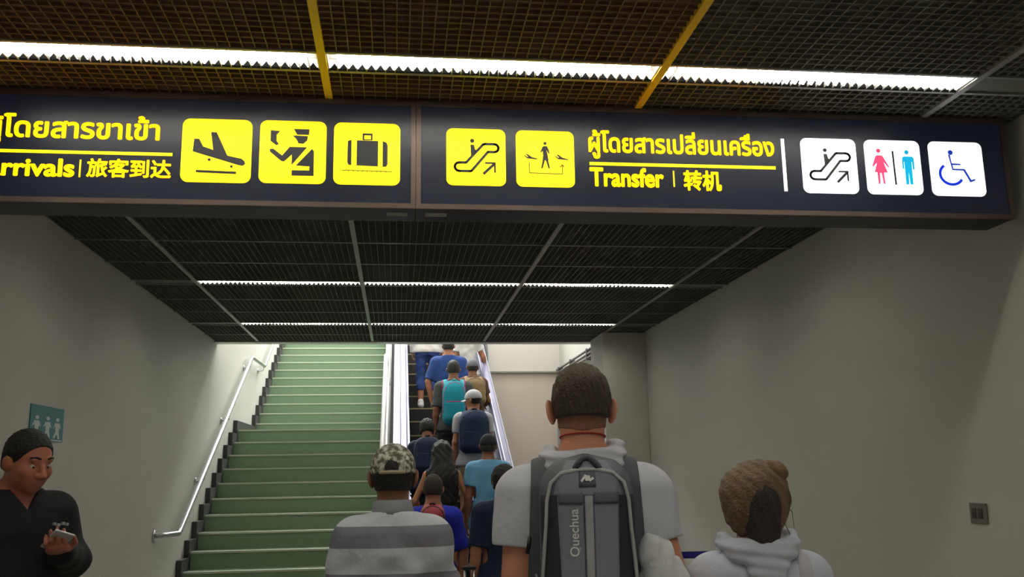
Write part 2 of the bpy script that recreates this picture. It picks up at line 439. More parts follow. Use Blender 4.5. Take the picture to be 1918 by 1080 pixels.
def sign_box(name, label, x0, x1):
    r = empty(name, ((x0+x1)/2, SY+.08, 2.56)); tag(r, label, 'sign', 'illuminated signs hanging across the corridor'); B = tuple(r.location)
    def put(mb, nm, m_):
        o = mb.obj(nm, m_, r); o.location = (-B[0], -B[1], -B[2]); return o
    edge_soft(put(MB().box(x0, SY+.006, 2.556, x1, SY+.18, CZ-.004), 'casing', casing_m), .004)
    put(MB().box(x0+.012, SY, 2.572, x1-.012, SY+.0055, 2.964), 'face_panel', navy)
    for (a, b, c, d) in ((x0, 2.556, x1, 2.575), (x0, 2.961, x1, CZ-.004), (x0, 2.575, x0+.018, 2.961), (x1-.018, 2.575, x1, 2.961)):
        put(MB().box(a, SY-.008, b, c, SY+.006, d), 'frame_bar', frame_m)
    return r, B
signL, BL = sign_box('arrivals_sign', 'lit hanging sign with yellow arrivals lettering and three yellow pictograms', -1.87, .0645)
signR, BR_ = sign_box('transfer_sign', 'lit hanging sign with yellow transfer lettering and three white pictogram squares', .066, 2.487)

# text -> contours with correct winding, so overlapping outlines stay filled
def glyphs(s, bold=0.0):
    c = bpy.data.curves.new('txt', 'FONT'); c.body = s; c.size = 1
    o = bpy.data.objects.new('txt', c); COL.objects.link(o)
    dg = bpy.context.evaluated_depsgraph_get(); oe = o.evaluated_get(dg)
    cu = oe.to_curve(dg); loops = []
    for sp in cu.splines:
        pts = []; bp = sp.bezier_points; n = len(bp)
        for i in range(n):
            p, q = bp[i], bp[(i+1) % n]
            straight = (p.handle_right-p.co).length < 1e-5 and (q.handle_left-q.co).length < 1e-5
            k = 1 if straight else 5
            seg = geometry.interpolate_bezier(p.co, p.handle_right, q.handle_left, q.co, k+1)
            pts += [(v.x, v.y) for v in seg[:-1]]
        cl = []
        for p in pts:
            if not cl or math.hypot(p[0]-cl[-1][0], p[1]-cl[-1][1]) > 1e-4: cl.append(p)
        if len(cl) > 2 and math.hypot(cl[0][0]-cl[-1][0], cl[0][1]-cl[-1][1]) < 1e-4: cl.pop()
        if len(cl) > 2: loops.append(cl)
    oe.to_curve_clear(); bpy.data.objects.remove(o); bpy.data.curves.remove(c)
    def A(l): return .5*sum(l[i-1][0]*l[i][1]-l[i][0]*l[i-1][1] for i in range(len(l)))
    big = max(loops, key=lambda l: abs(A(l))); s_out = 1 if A(big) > 0 else -1
    def inside(p, l):
        c_ = False
        for i in range(len(l)):
            (x1, y1), (x2, y2) = l[i-1], l[i]
            if (y1 > p[1]) != (y2 > p[1]) and p[0] < (x2-x1)*(p[1]-y1)/(y2-y1)+x1: c_ = not c_
        return c_
    outers = [(l, []) for l in loops if A(l)*s_out > 0]; holes = [l for l in loops if A(l)*s_out < 0]
    for hl in holes:
        cand = [q for q in outers if inside(hl[0], q[0])]
        if cand: min(cand, key=lambda q: abs(A(q[0])))[1].append(hl)
    res = list(outers)
    if bold > 0:
        for l in loops: res += stroke(l, bold*2, True)
    return res
def bounds(g):
    xs_ = [p[0] for o_, hs in g for p in o_]; ys_ = [p[1] for o_, hs in g for p in o_]
    return min(xs_), max(xs_), min(ys_), max(ys_)
def remap(g, f): return [([f(*p) for p in o_], [[f(*p) for p in h_] for h_ in hs]) for o_, hs in g]
def write(s, xl, xr, ybase, ytop, href, parent, B, m_, bold=.02, sub=None, name='lettering'):
    """xl..xr pixel span on the sign, ybase/ytop pixel rows (at xr) of the baseline and of a glyph of height href"""
    g = glyphs(s, bold); b = bounds(g)
    if sub: bs = bounds(glyphs(sub, bold)); xl = xr-(xr-xl)*(b[1]-b[0])/(bs[1]-bs[0])
    X1, Zb = SP(xr, ybase); X0_, _ = SP(xl, ybase) if xl > -3000 else (0, 0); _, Zt = SP(xr, ytop)
    sx = (X1-X0_)/(b[1]-b[0]); sz = (Zt-Zb)/href
    g = remap(g, lambda x, y: (X0_+(x-b[0])*sx, Zb+y*sz))
    return flat(g, name, m_, parent, SY-.0005, .0015, B)
write('ผู้โดยสารขาเข้า', 3, 299, 262, 234, .56, signL, BL, yl2, .028, sub='โดยสารขาเข้า')
write('Arrivals', 1, 139, 330, 297, .73, signL, BL, yl2, .034, sub='rrivals')
write('旅客到达', 161, 320, 331, 303, .78, signL, BL, yl2, .026)
write('ผู้โดยสารเปลี่ยนเครื่อง', 1102.6, 1450.6, 292, 266.5, .56, signR, BR_, yl2, .028)
write('Transfer', 1105, 1244, 350, 317, .70, signR, BR_, yl2, .036)
write('转机', 1281, 1352, 354, 322, .82, signR, BR_, yl2, .030)
def bar(x0, y0, x1, y1, parent, B, m_, name):
    a, b = SP(x0, y0); c, d = SP(x1, y1)
    flat([([(a, min(b, d)), (c, min(b, d)), (c, max(b, d)), (a, max(b, d))], [])], name, m_, parent, SY-.0005, .0015, B)
zz1 = SP(323, 286.2)
def hline(xa, xb, yb, th, parent, B):
    a, _ = SP(xa, yb); c, z = SP(xb, yb); s = 3.45/F
    flat([([(a, z-th*s/2), (c, z-th*s/2), (c, z+th*s/2), (a, z+th*s/2)], [])], 'underline', yl, parent, SY-.0005, .0015, B)
hline(-90, 323, 289.5, 6, signL, BL); hline(1104.5, 1452.5, 314.5, 6.5, signR, BR_)
for (xa, y1, y2, th, par, B, m_, nm) in ((150, 299, 332, 3, signL, BL, yl2, 'separator_bar'), (1262, 320, 350, 3, signR, BR_, yl2, 'separator_bar'), (1468.5, 260, 358, 7, signR, BR_, wl, 'white_divider')):
    x, _ = SP(xa, (y1+y2)/2); z1 = SP(xa, y1)[1]; z2 = SP(xa, y2)[1]; s = 3.45/F*th/2
    flat([([(x-s, z2), (x+s, z2), (x+s, z1), (x-s, z1)], [])], nm, m_, par, SY-.0005, .0015, B)

def tile(px, m_, parent, B, shapes):
    l, r_, t, b = px; my, mx = (t+b)/2, (l+r_)/2
    x0 = SP(l, my)[0]; x1 = SP(r_, my)[0]; z1 = SP(mx, t)[1]; z0 = SP(mx, b)[1]
    tl = flat([(rrect(x0, z0, x1, z1, (x1-x0)*.11), [])], 'icon_tile', m_, parent, SY-.0005, .002, B)
    for nm, mm, polys in shapes:
        g = remap(polys, lambda u, v: (x0+u*(x1-x0), z1-v*(z1-z0)))
        flat(g, nm, mm, tl, SY-.0026, .001, (0, 0, 0))
def P_(l): return (l, [])
plane = [P_([(.175,.32),(.245,.32),(.305,.44),(.45,.49),(.41,.21),(.49,.21),(.655,.575),(.86,.62),(.905,.66),(.915,.70),(.88,.73),(.82,.72),(.16,.52)]),
         P_(disc(.40, .645, .022)), P_(disc(.72, .745, .02)), P_([(.22,.81),(.79,.825),(.79,.862),(.22,.847)])]
officer = [P_([(.505,.13),(.74,.13),(.735,.22),(.555,.22)]), P_([(.49,.235),(.72,.24),(.71,.31),(.655,.365),(.58,.36),(.545,.29)]),
           P_([(.16,.16),(.30,.17),(.25,.23),(.25,.33),(.285,.375),(.25,.40),(.16,.33)]),
           P_([(.155,.46),(.205,.455),(.34,.56),(.45,.42),(.71,.42),(.485,.71),(.485,.54),(.37,.655),(.325,.645),(.155,.50)]),
           P_([(.785,.445),(.815,.48),(.82,.875),(.49,.875),(.49,.79),(.75,.79),(.755,.725),(.55,.715)])]
case = [([(.43,.17),(.58,.17),(.58,.28),(.43,.28)], [[(.455,.20),(.555,.20),(.555,.265),(.455,.265)]]), P_([(.345,.285),(.665,.29),(.665,.70),(.345,.69)]),
        P_([(.21,.30),(.265,.28),(.265,.69),(.22,.68),(.205,.64)]), P_([(.735,.29),(.79,.31),(.81,.36),(.81,.66),(.79,.70),(.735,.705)]),
        P_([(.12,.765),(.88,.775),(.88,.785),(.12,.775)])]+[P_([(.15+i*.07,.78),(.165+i*.07,.78),(.15+i*.07,.805)]) for i in range(10)]
def rc(cx, cy, r, a0, a1, n=6): return [(cx+r*math.cos(math.radians(a0+(a1-a0)*i/n)), cy+r*math.sin(math.radians(a0+(a1-a0)*i/n))) for i in range(n+1)]
loop = rc(.81, .335, .07, -90, 90)+[(.70,.405),(.42,.745)]+[(.40,.75)]+rc(.215, .675, .075, 90, 270)+[(.33,.60),(.62,.275),(.65,.265)]
escal = stroke(loop, .042, True)+[P_(disc(.435, .215, .035)), P_([(.405,.285),(.465,.285),(.48,.36),(.505,.385),(.415,.48)])]
escal += stroke([(.62,.795),(.80,.62)], .045)+stroke([(.65,.60),(.815,.60),(.815,.77)], .03)
xfer = [P_(disc(.50,.225,.028)), P_([(.455,.29),(.475,.275),(.53,.275),(.56,.33),(.575,.42),(.545,.39),(.52,.335),(.54,.43),(.555,.53),(.45,.53),(.465,.43),(.455,.36),(.425,.40),(.42,.37)]),
        P_([(.455,.52),(.49,.54),(.45,.67),(.425,.67)]), P_([(.51,.53),(.545,.52),(.575,.665),(.55,.67)])]
for dx in (.13, .66):
    xfer.append(P_([(dx,.445),(dx+.03,.45),(dx+.06,.475),(dx+.08,.47),(dx+.03,.42),(dx+.07,.425),(dx+.14,.475),(dx+.235,.50),(dx+.235,.515),(dx+.06,.50)]))
xfer += stroke([(.225,.57),(.225,.755),(.79,.765),(.79,.62)], .012)+stroke([(.75,.645),(.79,.60),(.82,.64)], .014)
tile((340, 471.5, 223.5, 342), yl, signL, BL, [('pictogram', pic_dark, plane)])
tile((486, 611, 226.8, 343.8), yl, signL, BL, [('pictogram', pic_dark, officer)])
tile((625, 749.5, 231, 346.5), yl, signL, BL, [('pictogram', pic_dark, case)])
tile((836, 947, 241.7, 347.8), yl, signR, BR_, [('pictogram', pic_dark, escal)])
tile((966.5, 1075.5, 245.6, 350.5), yl, signR, BR_, [('pictogram', pic_dark, xfer)])
tile((1501.5, 1605, 260, 362.3), wl, signR, BR_, [('pictogram', pic_dark, escal)])
woman_p = [P_(disc(.25,.20,.038, ry=.038)), P_([(.19,.30),(.22,.285),(.30,.285),(.325,.31),(.42,.50),(.41,.515),(.32,.40),(.385,.60),(.315,.60),(.325,.81),(.295,.81),(.275,.61),(.245,.61),(.235,.81),(.205,.81),(.20,.60),(.15,.60),(.21,.42),(.13,.50),(.12,.48)])]
man_p = [P_(disc(.755,.215,.04)), P_([(.665,.33),(.69,.295),(.85,.295),(.875,.33),(.875,.53),(.845,.53),(.84,.39),(.83,.39),(.825,.81),(.775,.81),(.765,.56),(.75,.81),(.70,.81),(.70,.39),(.69,.39),(.69,.52),(.66,.52)])]
tile((1621, 1725, 263.3, 364.5), wl, signR, BR_, [('pictogram_woman', pink_p, woman_p), ('pictogram_man', cyan_p, man_p), ('pictogram_line', pic_dark, [P_([(.49,.20),(.52,.20),(.53,.82),(.50,.82)])])])
chair_p = [P_(disc(.405,.20,.045)), P_([(.36,.24),(.39,.24),(.41,.40),(.57,.405),(.57,.43),(.42,.43),(.43,.50),(.64,.50),(.74,.70),(.81,.68),(.82,.705),(.72,.745),(.615,.53),(.41,.525)])]
chair_p += stroke([(.385+.21*math.cos(math.radians(a)), .60+.19*math.sin(math.radians(a))) for a in range(30, 245, 12)], .048)
tile((1741.5, 1842, 266.4, 367.3), wl, signR, BR_, [('pictogram', blue_p, chair_p)])
# two small pale stickers on the underside of the signs
stk = mat('sticker_pale', (165, 160, 155), .6, var=.3, vscale=120)
for (a, b, par, B) in ((724, 763, signL, BL), (797, 837, signR, BR_)):
    p0 = at(a, 397.5, Z=2.556); p1 = at(b, 398.5, Z=2.556)
    o = MB().box(max(p0.x, .07) if par is signR else p0.x, 3.45, 2.5545, min(p1.x, .054) if par is signL else p1.x, 3.50, 2.556).obj('sticker', stk, par); o.location = (-B[0], -B[1], -B[2])

# ================================================================== WALL ITEMS
teal = mat('poster_teal', (40, 128, 132), .4, var=.1, vscale=3)
post = empty('wall_poster', (XL, 5.45, 1.85)); tag(post, 'small teal notice with white figures on the left wall', 'sign')
pz1, pz0 = at(57, 755, X=XL).z, at(115, 828, X=XL).z; py0, py1 = at(57, 755, X=XL).y, at(119, 765, X=XL).y
b_ = MB().box(XL, py0, pz0, XL+.006, py1, pz1).obj('board', teal, post); b_.location = (-XL, -5.45, -1.85)
wf = mat('poster_white', (215, 225, 225), .5, var=.1)
mb = MB(); W_, H_ = py1-py0, pz1-pz0
def pw(u, v): return (py0+u*W_, pz1-v*H_)
shp = []
for cx, s_ in ((.18, .9), (.5, 1.05), (.8, 1.0)):
    shp += [disc(cx, .40-.05*s_, .055, 10), [(cx-.07,.45),(cx+.07,.45),(cx+.12,.62),(cx+.06,.58),(cx+.05,.72),(cx+.1,.92),(cx+.03,.92),(cx,.76),(cx-.07,.92),(cx-.12,.90),(cx-.05,.70),(cx-.06,.56),(cx-.13,.62)]]
shp += [[(.04,.95),(.97,.95),(.97,.985),(.04,.985)]]
for s_ in shp: mb.ext([pw(*p) for p in s_], 'X', XL+.006, XL+.0075)
o = mb.obj('white_figures', wf, post, fix=True); o.location = (-XL, -5.45, -1.85)
pa, pb = at(1820, 944, X=XR), at(1851, 978, X=XR)
sw = empty('wall_outlet', (XR, (pa.y+pb.y)/2, (pa.z+pb.z)/2)); tag(sw, 'small grey square socket plate low on the right wall', 'socket')
L0 = sw.location.copy(); h_ = .043
plate_m = mat('socket_grey', (128, 122, 112), .4, metal=.3, var=.1)
MB().bbox(-.01, -.06, -.045, 0, .06, .045, .003).obj('plate', plate_m, sw)
MB().bbox(-.014, -.035, -.022, -.009, -.005, .022, .002).obj('rocker', mat('socket_dark', (70, 66, 62), .4, var=.1), sw)
MB().bbox(-.014, .01, -.022, -.009, .04, .022, .002).obj('rocker', MATS['socket_dark'], sw)
# queue barrier with blue belt
qb = empty('queue_barrier', (1.55, 7.05, 0)); tag(qb, 'retractable barrier with blue belt in front of the right wall', 'barrier')
belt_m = mat('belt_blue', (38, 30, 140), .6, var=.1)
MB().box(.04, -.0015, .925, .93, .0015, .975).obj('belt', belt_m, qb)
MB().tube([(0, 0, .02), (0, 0, .985)], .032, 16).obj('post', black_plastic, qb, True)
MB().tube([(0, 0, 0), (0, 0, .02), (0, 0, .03)], [.17, .17, .06], 24).obj('base', black_plastic, qb, True)
MB().box(.93, -.03, .9, .998, .03, 1.0).obj('wall_clip', black_plastic, qb)
# ================================================================== PEOPLE: signed distance bodies polygonised by surface nets
def nets(V, org, h):
    S = V < 0
    c = np.zeros(tuple(n-1 for n in V.shape), np.int8)
    for i in (0, 1):
        for j in (0, 1):
            for k in (0, 1):
                c += S[i:V.shape[0]-1+i, j:V.shape[1]-1+j, k:V.shape[2]-1+k]
    I = np.argwhere((c > 0) & (c < 8))
    vid = -np.ones(c.shape, np.int32); vid[I[:, 0], I[:, 1], I[:, 2]] = np.arange(len(I))
    acc = np.zeros((len(I), 3)); cnt = np.zeros(len(I))
    corners = [(i, j, k) for i in (0, 1) for j in (0, 1) for k in (0, 1)]
    for a in corners:
        for ax in range(3):
            if a[ax] == 1: continue
            b = list(a); b[ax] = 1
            va = V[I[:, 0]+a[0], I[:, 1]+a[1], I[:, 2]+a[2]]; vb = V[I[:, 0]+b[0], I[:, 1]+b[1], I[:, 2]+b[2]]
            mk = (va < 0) != (vb < 0); t = np.where(mk, va/np.where(mk, va-vb, 1), 0)
            p = np.zeros((len(I), 3)); p += a; p[:, ax] += t
            acc[mk] += p[mk]; cnt[mk] += 1
    verts = (I+acc/cnt[:, None])*h+org
    quads = []
    def q(mask, offs, flip):
        E_ = np.argwhere(mask)
        if len(E_) == 0: return
        ids = [vid[E_[:, 0]+o_[0], E_[:, 1]+o_[1], E_[:, 2]+o_[2]] for o_ in offs]
        Q = np.stack(ids, 1); fl = flip[E_[:, 0], E_[:, 1], E_[:, 2]]
        Q[fl] = Q[fl][:, ::-1]; quads.append(Q)
    a = S[:-1, 1:-1, 1:-1]; b = S[1:, 1:-1, 1:-1]; q(a != b, [(0, 0, 0), (0, 1, 0), (0, 1, 1), (0, 0, 1)], b)
    a = S[1:-1, :-1, 1:-1]; b = S[1:-1, 1:, 1:-1]; q(a != b, [(0, 0, 0), (0, 0, 1), (1, 0, 1), (1, 0, 0)], b)
    a = S[1:-1, 1:-1, :-1]; b = S[1:-1, 1:-1, 1:]; q(a != b, [(0, 0, 0), (1, 0, 0), (1, 1, 0), (0, 1, 0)], b)
    return verts, (np.concatenate(quads) if quads else np.zeros((0, 4), int))
def fast_mesh(name, verts, quads, material):
    me = bpy.data.meshes.new(name); n, f = len(verts), len(quads)
    me.vertices.add(n); me.vertices.foreach_set('co', np.asarray(verts, np.float32).ravel())
    me.loops.add(4*f); me.loops.foreach_set('vertex_index', quads.astype(np.int32).ravel())
    me.polygons.add(f); me.polygons.foreach_set('loop_start', np.arange(0, 4*f, 4, dtype=np.int32)); me.polygons.foreach_set('loop_total', np.full(f, 4, np.int32))
    me.update(calc_edges=True); me.validate(); me.shade_smooth(); me.materials.append(material); return me
class Prim:
    def __init__(s, tag_, f, lo, hi, k=.02): s.tag, s.f, s.lo, s.hi, s.k = tag_, f, np.array(lo), np.array(hi), k
def cone(tag_, a, b, r1, r2, k=.02):
    a, b = np.array(a, float), np.array(b, float); d = b-a; L2 = max(d@d, 1e-9); r = max(r1, r2)
    def f(x, y, z):
        t = np.clip(((x-a[0])*d[0]+(y-a[1])*d[1]+(z-a[2])*d[2])/L2, 0, 1)
        return np.sqrt((x-a[0]-t*d[0])**2+(y-a[1]-t*d[1])**2+(z-a[2]-t*d[2])**2)-(r1+(r2-r1)*t)
    return Prim(tag_, f, np.minimum(a, b)-r, np.maximum(a, b)+r, k)
def ell(tag_, c, r, R=None, k=.02):
    c = np.array(c, float); R = np.eye(3) if R is None else np.array(R); m = max(r)
    def f(x, y, z):
        X, Y, Z = x-c[0], y-c[1], z-c[2]
        u = (R[0, 0]*X+R[1, 0]*Y+R[2, 0]*Z)/r[0]; v = (R[0, 1]*X+R[1, 1]*Y+R[2, 1]*Z)/r[1]; w_ = (R[0, 2]*X+R[1, 2]*Y+R[2, 2]*Z)/r[2]
        k0 = np.sqrt(u*u+v*v+w_*w_)+1e-6; k1 = np.sqrt((u/r[0])**2+(v/r[1])**2+(w_/r[2])**2)+1e-6
        return k0*(k0-1)/k1
    return Prim(tag_, f, c-m, c+m, k)
def rot(rx=0, ry=0, rz=0):
    return np.array(Matrix.Rotation(math.radians(rz), 3, 'Z')@Matrix.Rotation(math.radians(ry), 3, 'Y')@Matrix.Rotation(math.radians(rx), 3, 'X'))
def field(prims, h, infl=0.0, pad=.03, extra=None, kadd=0.0, lo=None, hi=None):
    fn = (lambda p: infl) if not callable(infl) else infl
    mx = max(fn(p) for p in prims)+pad
    L = np.min([p.lo for p in prims], 0)-mx; H = np.max([p.hi for p in prims], 0)+mx
    if lo is not None: L = np.maximum(L, lo)
    if hi is not None: H = np.minimum(H, hi)
    n = np.ceil((H-L)/h).astype(int)+1; V = np.full(n, .15, np.float32)
    ax = [L[i]+h*np.arange(n[i]) for i in range(3)]
    for p in prims:
        t = fn(p); m_ = t+.05+p.k
        i0 = np.clip(np.floor((p.lo-m_-L)/h).astype(int), 0, n); i1 = np.clip(np.ceil((p.hi+m_-L)/h).astype(int)+1, 0, n)
        if np.any(i1 <= i0): continue
        sl = tuple(slice(i0[i], i1[i]) for i in range(3))
        d = (p.f(ax[0][sl[0]][:, None, None], ax[1][sl[1]][None, :, None], ax[2][sl[2]][None, None, :])-t).astype(np.float32)
        A = V[sl]; k = p.k+kadd; hh = np.maximum(k-np.abs(A-d), 0)/k
        V[sl] = np.minimum(A, d)-hh*hh*k*.25
    if extra is not None:
        V = extra(V, ax[0][:, None, None], ax[1][None, :, None], ax[2][None, None, :])
    V[0] = V[-1] = .1; V[:, 0] = V[:, -1] = .1; V[:, :, 0] = V[:, :, -1] = .1
    return V, L, ax

def norm(v): v = np.array(v, float); return v/np.linalg.norm(v)
def hand(tag_, wr, d, pn, side_, curl=.35, s=1.0, grip=None):
    """wr wrist, d forearm direction, pn palm normal (towards the palm side), side_ = thumb side direction"""
    wr, d = np.array(wr, float), norm(d); pn = norm(np.array(pn)-np.dot(pn, d)*d); sd = norm(np.cross(d, pn)); sd = sd if np.dot(sd, side_) > 0 else -sd
    R = np.stack([sd, d, pn], 1); out = [ell(tag_, wr+d*.052*s, (.041*s, .052*s, .016*s), R, .01)]
    for i, (lx, ln) in enumerate(((.030, .068), (.010, .078), (-.011, .072), (-.030, .056))):
        p = wr+d*(.088-abs(lx)*.15)*s+sd*lx*s; c1 = curl; q1 = p+(d*math.cos(c1)+pn*math.sin(c1))*ln*.52*s; c2 = curl*2.3
        q2 = q1+(d*math.cos(c2)+pn*math.sin(c2))*ln*.5*s
        out += [cone(tag_, p-d*.02*s, q1, .0095*s, .0085*s, .004), cone(tag_, q1, q2, .0085*s, .007*s, .004)]
    p = wr+d*.025*s+sd*.028*s; q1 = p+(d*.6+sd*.62+pn*.3)*.045*s; q2 = q1+(d*.85+sd*.05+pn*.5)*.036*s
    out += [cone(tag_, p, q1, .013*s, .0105*s, .006), cone(tag_, q1, q2, .0105*s, .008*s, .004)]
    return out

def skinm(name, rgb): return mat(name, rgb, .5, var=.08, vscale=14, bump=.05, bscale=120)
def make_person(label, loc, rz, H=1.75, skin=None, wide=1.0, lean=0, yaw=0, pitch=0, shl=1.0, h=.009, female=False, ears=1.0,
                top=None, sleeve='short', hem=.84, bottom=None, blen='long', shoes=None, hair=None, hairk='short', cap=None,
                elbL=None, wrL=None, elbR=None, wrR=None, legs=None, pnL=(1, 0, 0), pnR=(-1, 0, 0), curl=.4, hood=False, collar=None, thick=1.0,
                folds=.004, arms_bulk=1.0, capback=False, jaw=1.0, cat_group=None, hfy=.0, hdz=.0, hsc=1.0, sfrac=None, vneck=False):
    s = H/1.735; root = empty('person', loc, math.radians(rz)); tag(root, label, 'person', cat_group)
    la = math.radians(-lean); Rl = np.array(Matrix.Rotation(la, 3, 'X')); piv = np.array([0, 0, .95])*s
    def U(p): return Rl@(np.array(p, float)*s-piv)+piv
    B = []
    wq = wide*s
    # torso: elliptical loft
    if female: sec = [(.80, .15, .10, .0), (.88, .17, .115, -.01), (.95, .165, .11, -.01), (1.08, .125, .09, 0), (1.2, .14, .10, .005), (1.32, .15, .10, .0), (1.40, .125, .08, -.01), (1.45, .07, .06, -.015), (1.50, .045, .048, -.015)]
    else: sec = [(.80, .145, .105, .0), (.88, .165, .118, -.005), (.95, .162, .115, 0), (1.08, .150, .105, .005), (1.2, .158, .112, .005), (1.32, .165, .112, .0), (1.40, .150, .095, -.01), (1.45, .095, .075, -.015), (1.50, .055, .057, -.015)]
    sec = np.array(sec)*s; sec[:, 1] *= wide; sec[:, 2] *= thick
    def torso(x, y, z):
        X, Y, Z = x-piv[0], y-piv[1], z-piv[2]
        u = X+0*Y+0*Z; v = Rl[1, 1]*Y+Rl[2, 1]*Z; w_ = Rl[1, 2]*Y+Rl[2, 2]*Z+piv[2]; v = v+piv[1]
        rx = np.interp(w_, sec[:, 0], sec[:, 1]); ry = np.interp(w_, sec[:, 0], sec[:, 2]); cy = np.interp(w_, sec[:, 0], sec[:, 3])
        d = (((np.abs(u)/rx)**2.3+(np.abs(v-cy)/ry)**2.3)**(1/2.3)-1)*np.minimum(rx, ry)
        return np.maximum(d, np.maximum(sec[0, 0]-w_, w_-sec[-1, 0]))
    far = max(abs(U((0, .15, 1.5))[1]), abs(U((0, -.15, 1.5))[1]), .15*s)
    B.append(Prim('torso', torso, [-.2*wq, -far, .78*s], [.2*wq, far, 1.52*s], .03))
    hs = s*.97*hsc
    hc = U((0, hfy, 1.605+hdz))
    Rh = Rl@rot(-pitch, 0, 0); Rh = rot(0, 0, yaw)@Rh if False else Rl@rot(0, 0, yaw)@rot(-pitch, 0, 0)
    def Hd(p): return hc+Rh@(np.array(p, float)*hs)
    B += [cone('neck', U((0, -.012, 1.42)), Hd((0, -.022, -.05)), .060*s*(.82 if female else 1), .056*s*(.84 if female else 1.0), .03)]
    B += [ell('head', Hd((0, -.014, .025)), np.array((.076, .095, .090))*hs, Rh, .02),
          ell('head', Hd((0, .022, -.045)), np.array((.060*jaw, .066, .066))*hs, Rh, .03),
          ell('head', Hd((0, .058, -.088)), np.array((.024, .02, .018))*hs, Rh, .02),
          cone('face', Hd((0, .086, .012)), Hd((0, .106, -.026)), .007*hs, .013*hs, .012),
          cone('face', Hd((-.014, .094, -.030)), Hd((.014, .094, -.030)), .008*hs, .008*hs, .008),
          cone('face', Hd((-.036, .074, .03)), Hd((.036, .074, .03)), .010*hs, .010*hs, .015),
          ell('face', Hd((0, .083, -.056)), np.array((.024, .009, .010))*hs, Rh, .006)]
    for sx in (-1, 1):
        Re = Rh@rot(0, sx*10, sx*28)
        B.append(ell('ear', Hd((sx*.086, -.006, -.008)), np.array((.009, .019*ears, .033*ears))*hs, Re, .008))
        B.append(cone('face', Hd((sx*.046, .058, -.02)), Hd((sx*.042, .062, -.025)), .018*hs, .018*hs, .02))
    # arms
    sw_ = (.140 if female else .160)*wide*shl; sh = {}
    J = {}
    for sx, eb, wr in ((-1, elbL, wrL), (1, elbR, wrR)):
        a = U((sx*sw_, -.01, 1.385)); e = U(eb) if eb is not None else U((sx*(sw_+.05), -.035, 1.11)); w2 = U(wr) if wr is not None else U((sx*(sw_+.06), .02, .87))
        k_ = (.80 if female else 1.0)*s*arms_bulk; J[sx] = (a, e, w2)
        B.append(ell('shoulder', a+np.array([-sx*.012, 0, .0])*s, np.array((.052, .052, .052))*k_, None, .045))
        B.append(cone('upperarm%d' % sx, a, e, .047*k_, .039*k_, .03)); B.append(cone('forearm%d' % sx, e, e+(w2-e)*.3, .040*k_, .040*k_, .015))
        B.append(cone('forearm%d' % sx, e+(w2-e)*.3, w2, .040*k_, .026*k_, .015))
        B += hand('hand', w2, w2-e, pnL if sx < 0 else pnR, (0, 1, .3), curl, s*(.9 if female else 1))
    # legs
    legs = legs or [((-.092, 0, .87), (-.10, .015, .48), (-.10, -.02, .085)), ((.092, 0, .87), (.10, .015, .48), (.10, -.02, .085))]
    for i, (hp, kn, an) in enumerate(legs):
        hp, kn, an = [np.array(p)*s for p in (hp, kn, an)]; g = .95 if female else 1.0
        B += [cone('thigh', hp, kn, .086*s*g*thick**.5, .056*s*g, .04), cone('shin', kn, kn+(an-kn)*.35+np.array([0, -.012, 0])*s, .054*s*g, .055*s*g, .02), cone('shin', kn+(an-kn)*.35+np.array([0, -.012, 0])*s, an, .055*s*g, .037*s*g, .02)]
        B += [cone('foot', an+np.array([0, -.035, -.04])*s, an+np.array([0, .13, -.055])*s, .036*s, .026*s, .02)]
        sh[i] = an
    def cutface(V, x, y, z):
        for sx in (-1, 1):
            c = Hd((sx*.031, .092, .004)); d = np.sqrt((x-c[0])**2+(y-c[1])**2+(z-c[2])**2)-.018*hs; V = np.maximum(V, -d)
        return V
    V, L, ax = field(B, h, extra=cutface)
    vs, qs = nets(V, L, h); o = bpy.data.objects.new('body', fast_mesh('body', vs, qs, skin)); link(o, root)
    # eyes and brows
    for sx in (-1, 1):
        for nm, c, r_, m_ in (('eye', Hd((sx*.031, .0655, .004)), .0120*hs, mat('eye_white', (210, 205, 198), .3, var=.02)), ('pupil', Hd((sx*.031, .0742, .002)), .0048*hs, mat('eye_dark', (20, 14, 12), .2, var=.02))):
            bm = bmesh.new(); bmesh.ops.create_uvsphere(bm, u_segments=10, v_segments=7, radius=r_, matrix=Matrix.Translation(Vector(c)))
            me = bpy.data.meshes.new(nm); bm.to_mesh(me); bm.free(); me.shade_smooth(); me.materials.append(m_)
            if nm == 'eye': eo = bpy.data.objects.new(nm, me); link(eo, root)
            else: link(bpy.data.objects.new(nm, me), eo)
        if hair: MB().tube([Hd((sx*.015, .086, .036)), Hd((sx*.032, .082, .041)), Hd((sx*.05, .068, .035))], .0035*hs, 6).obj('eyebrow', hair, root, True)
    by = lambda *t: [p for p in B if any(p.tag.startswith(q_) for q_ in t)]
    def add(nm, prims, infl, m_, extra=None, kadd=0.0, hh=None, lo=None, hi=None):
        hh = hh or h
        V, L, ax = field(prims, hh, infl, extra=extra, kadd=kadd, lo=lo, hi=hi); vs, qs = nets(V, L, hh)
        o = bpy.data.objects.new(nm, fast_mesh(nm, vs, qs, m_)); link(o, root); return o
    Rli = Rl.T
    def unlean(x, y, z):   # height coordinate and depth along the leaning spine
        Y, Z = y-piv[1], z-piv[2]
        return Rl[1, 1]*Y+Rl[2, 1]*Z, Rl[1, 2]*Y+Rl[2, 2]*Z+piv[2]
    # ---- top garment
    ctx = dict(root=root, s=s, U=U, Hd=Hd, Rh=Rh, B=B, J=J, by=by, add=add, unlean=unlean, Rl=Rl, h=h, sw=sw_, hc=hc, hs=hs)
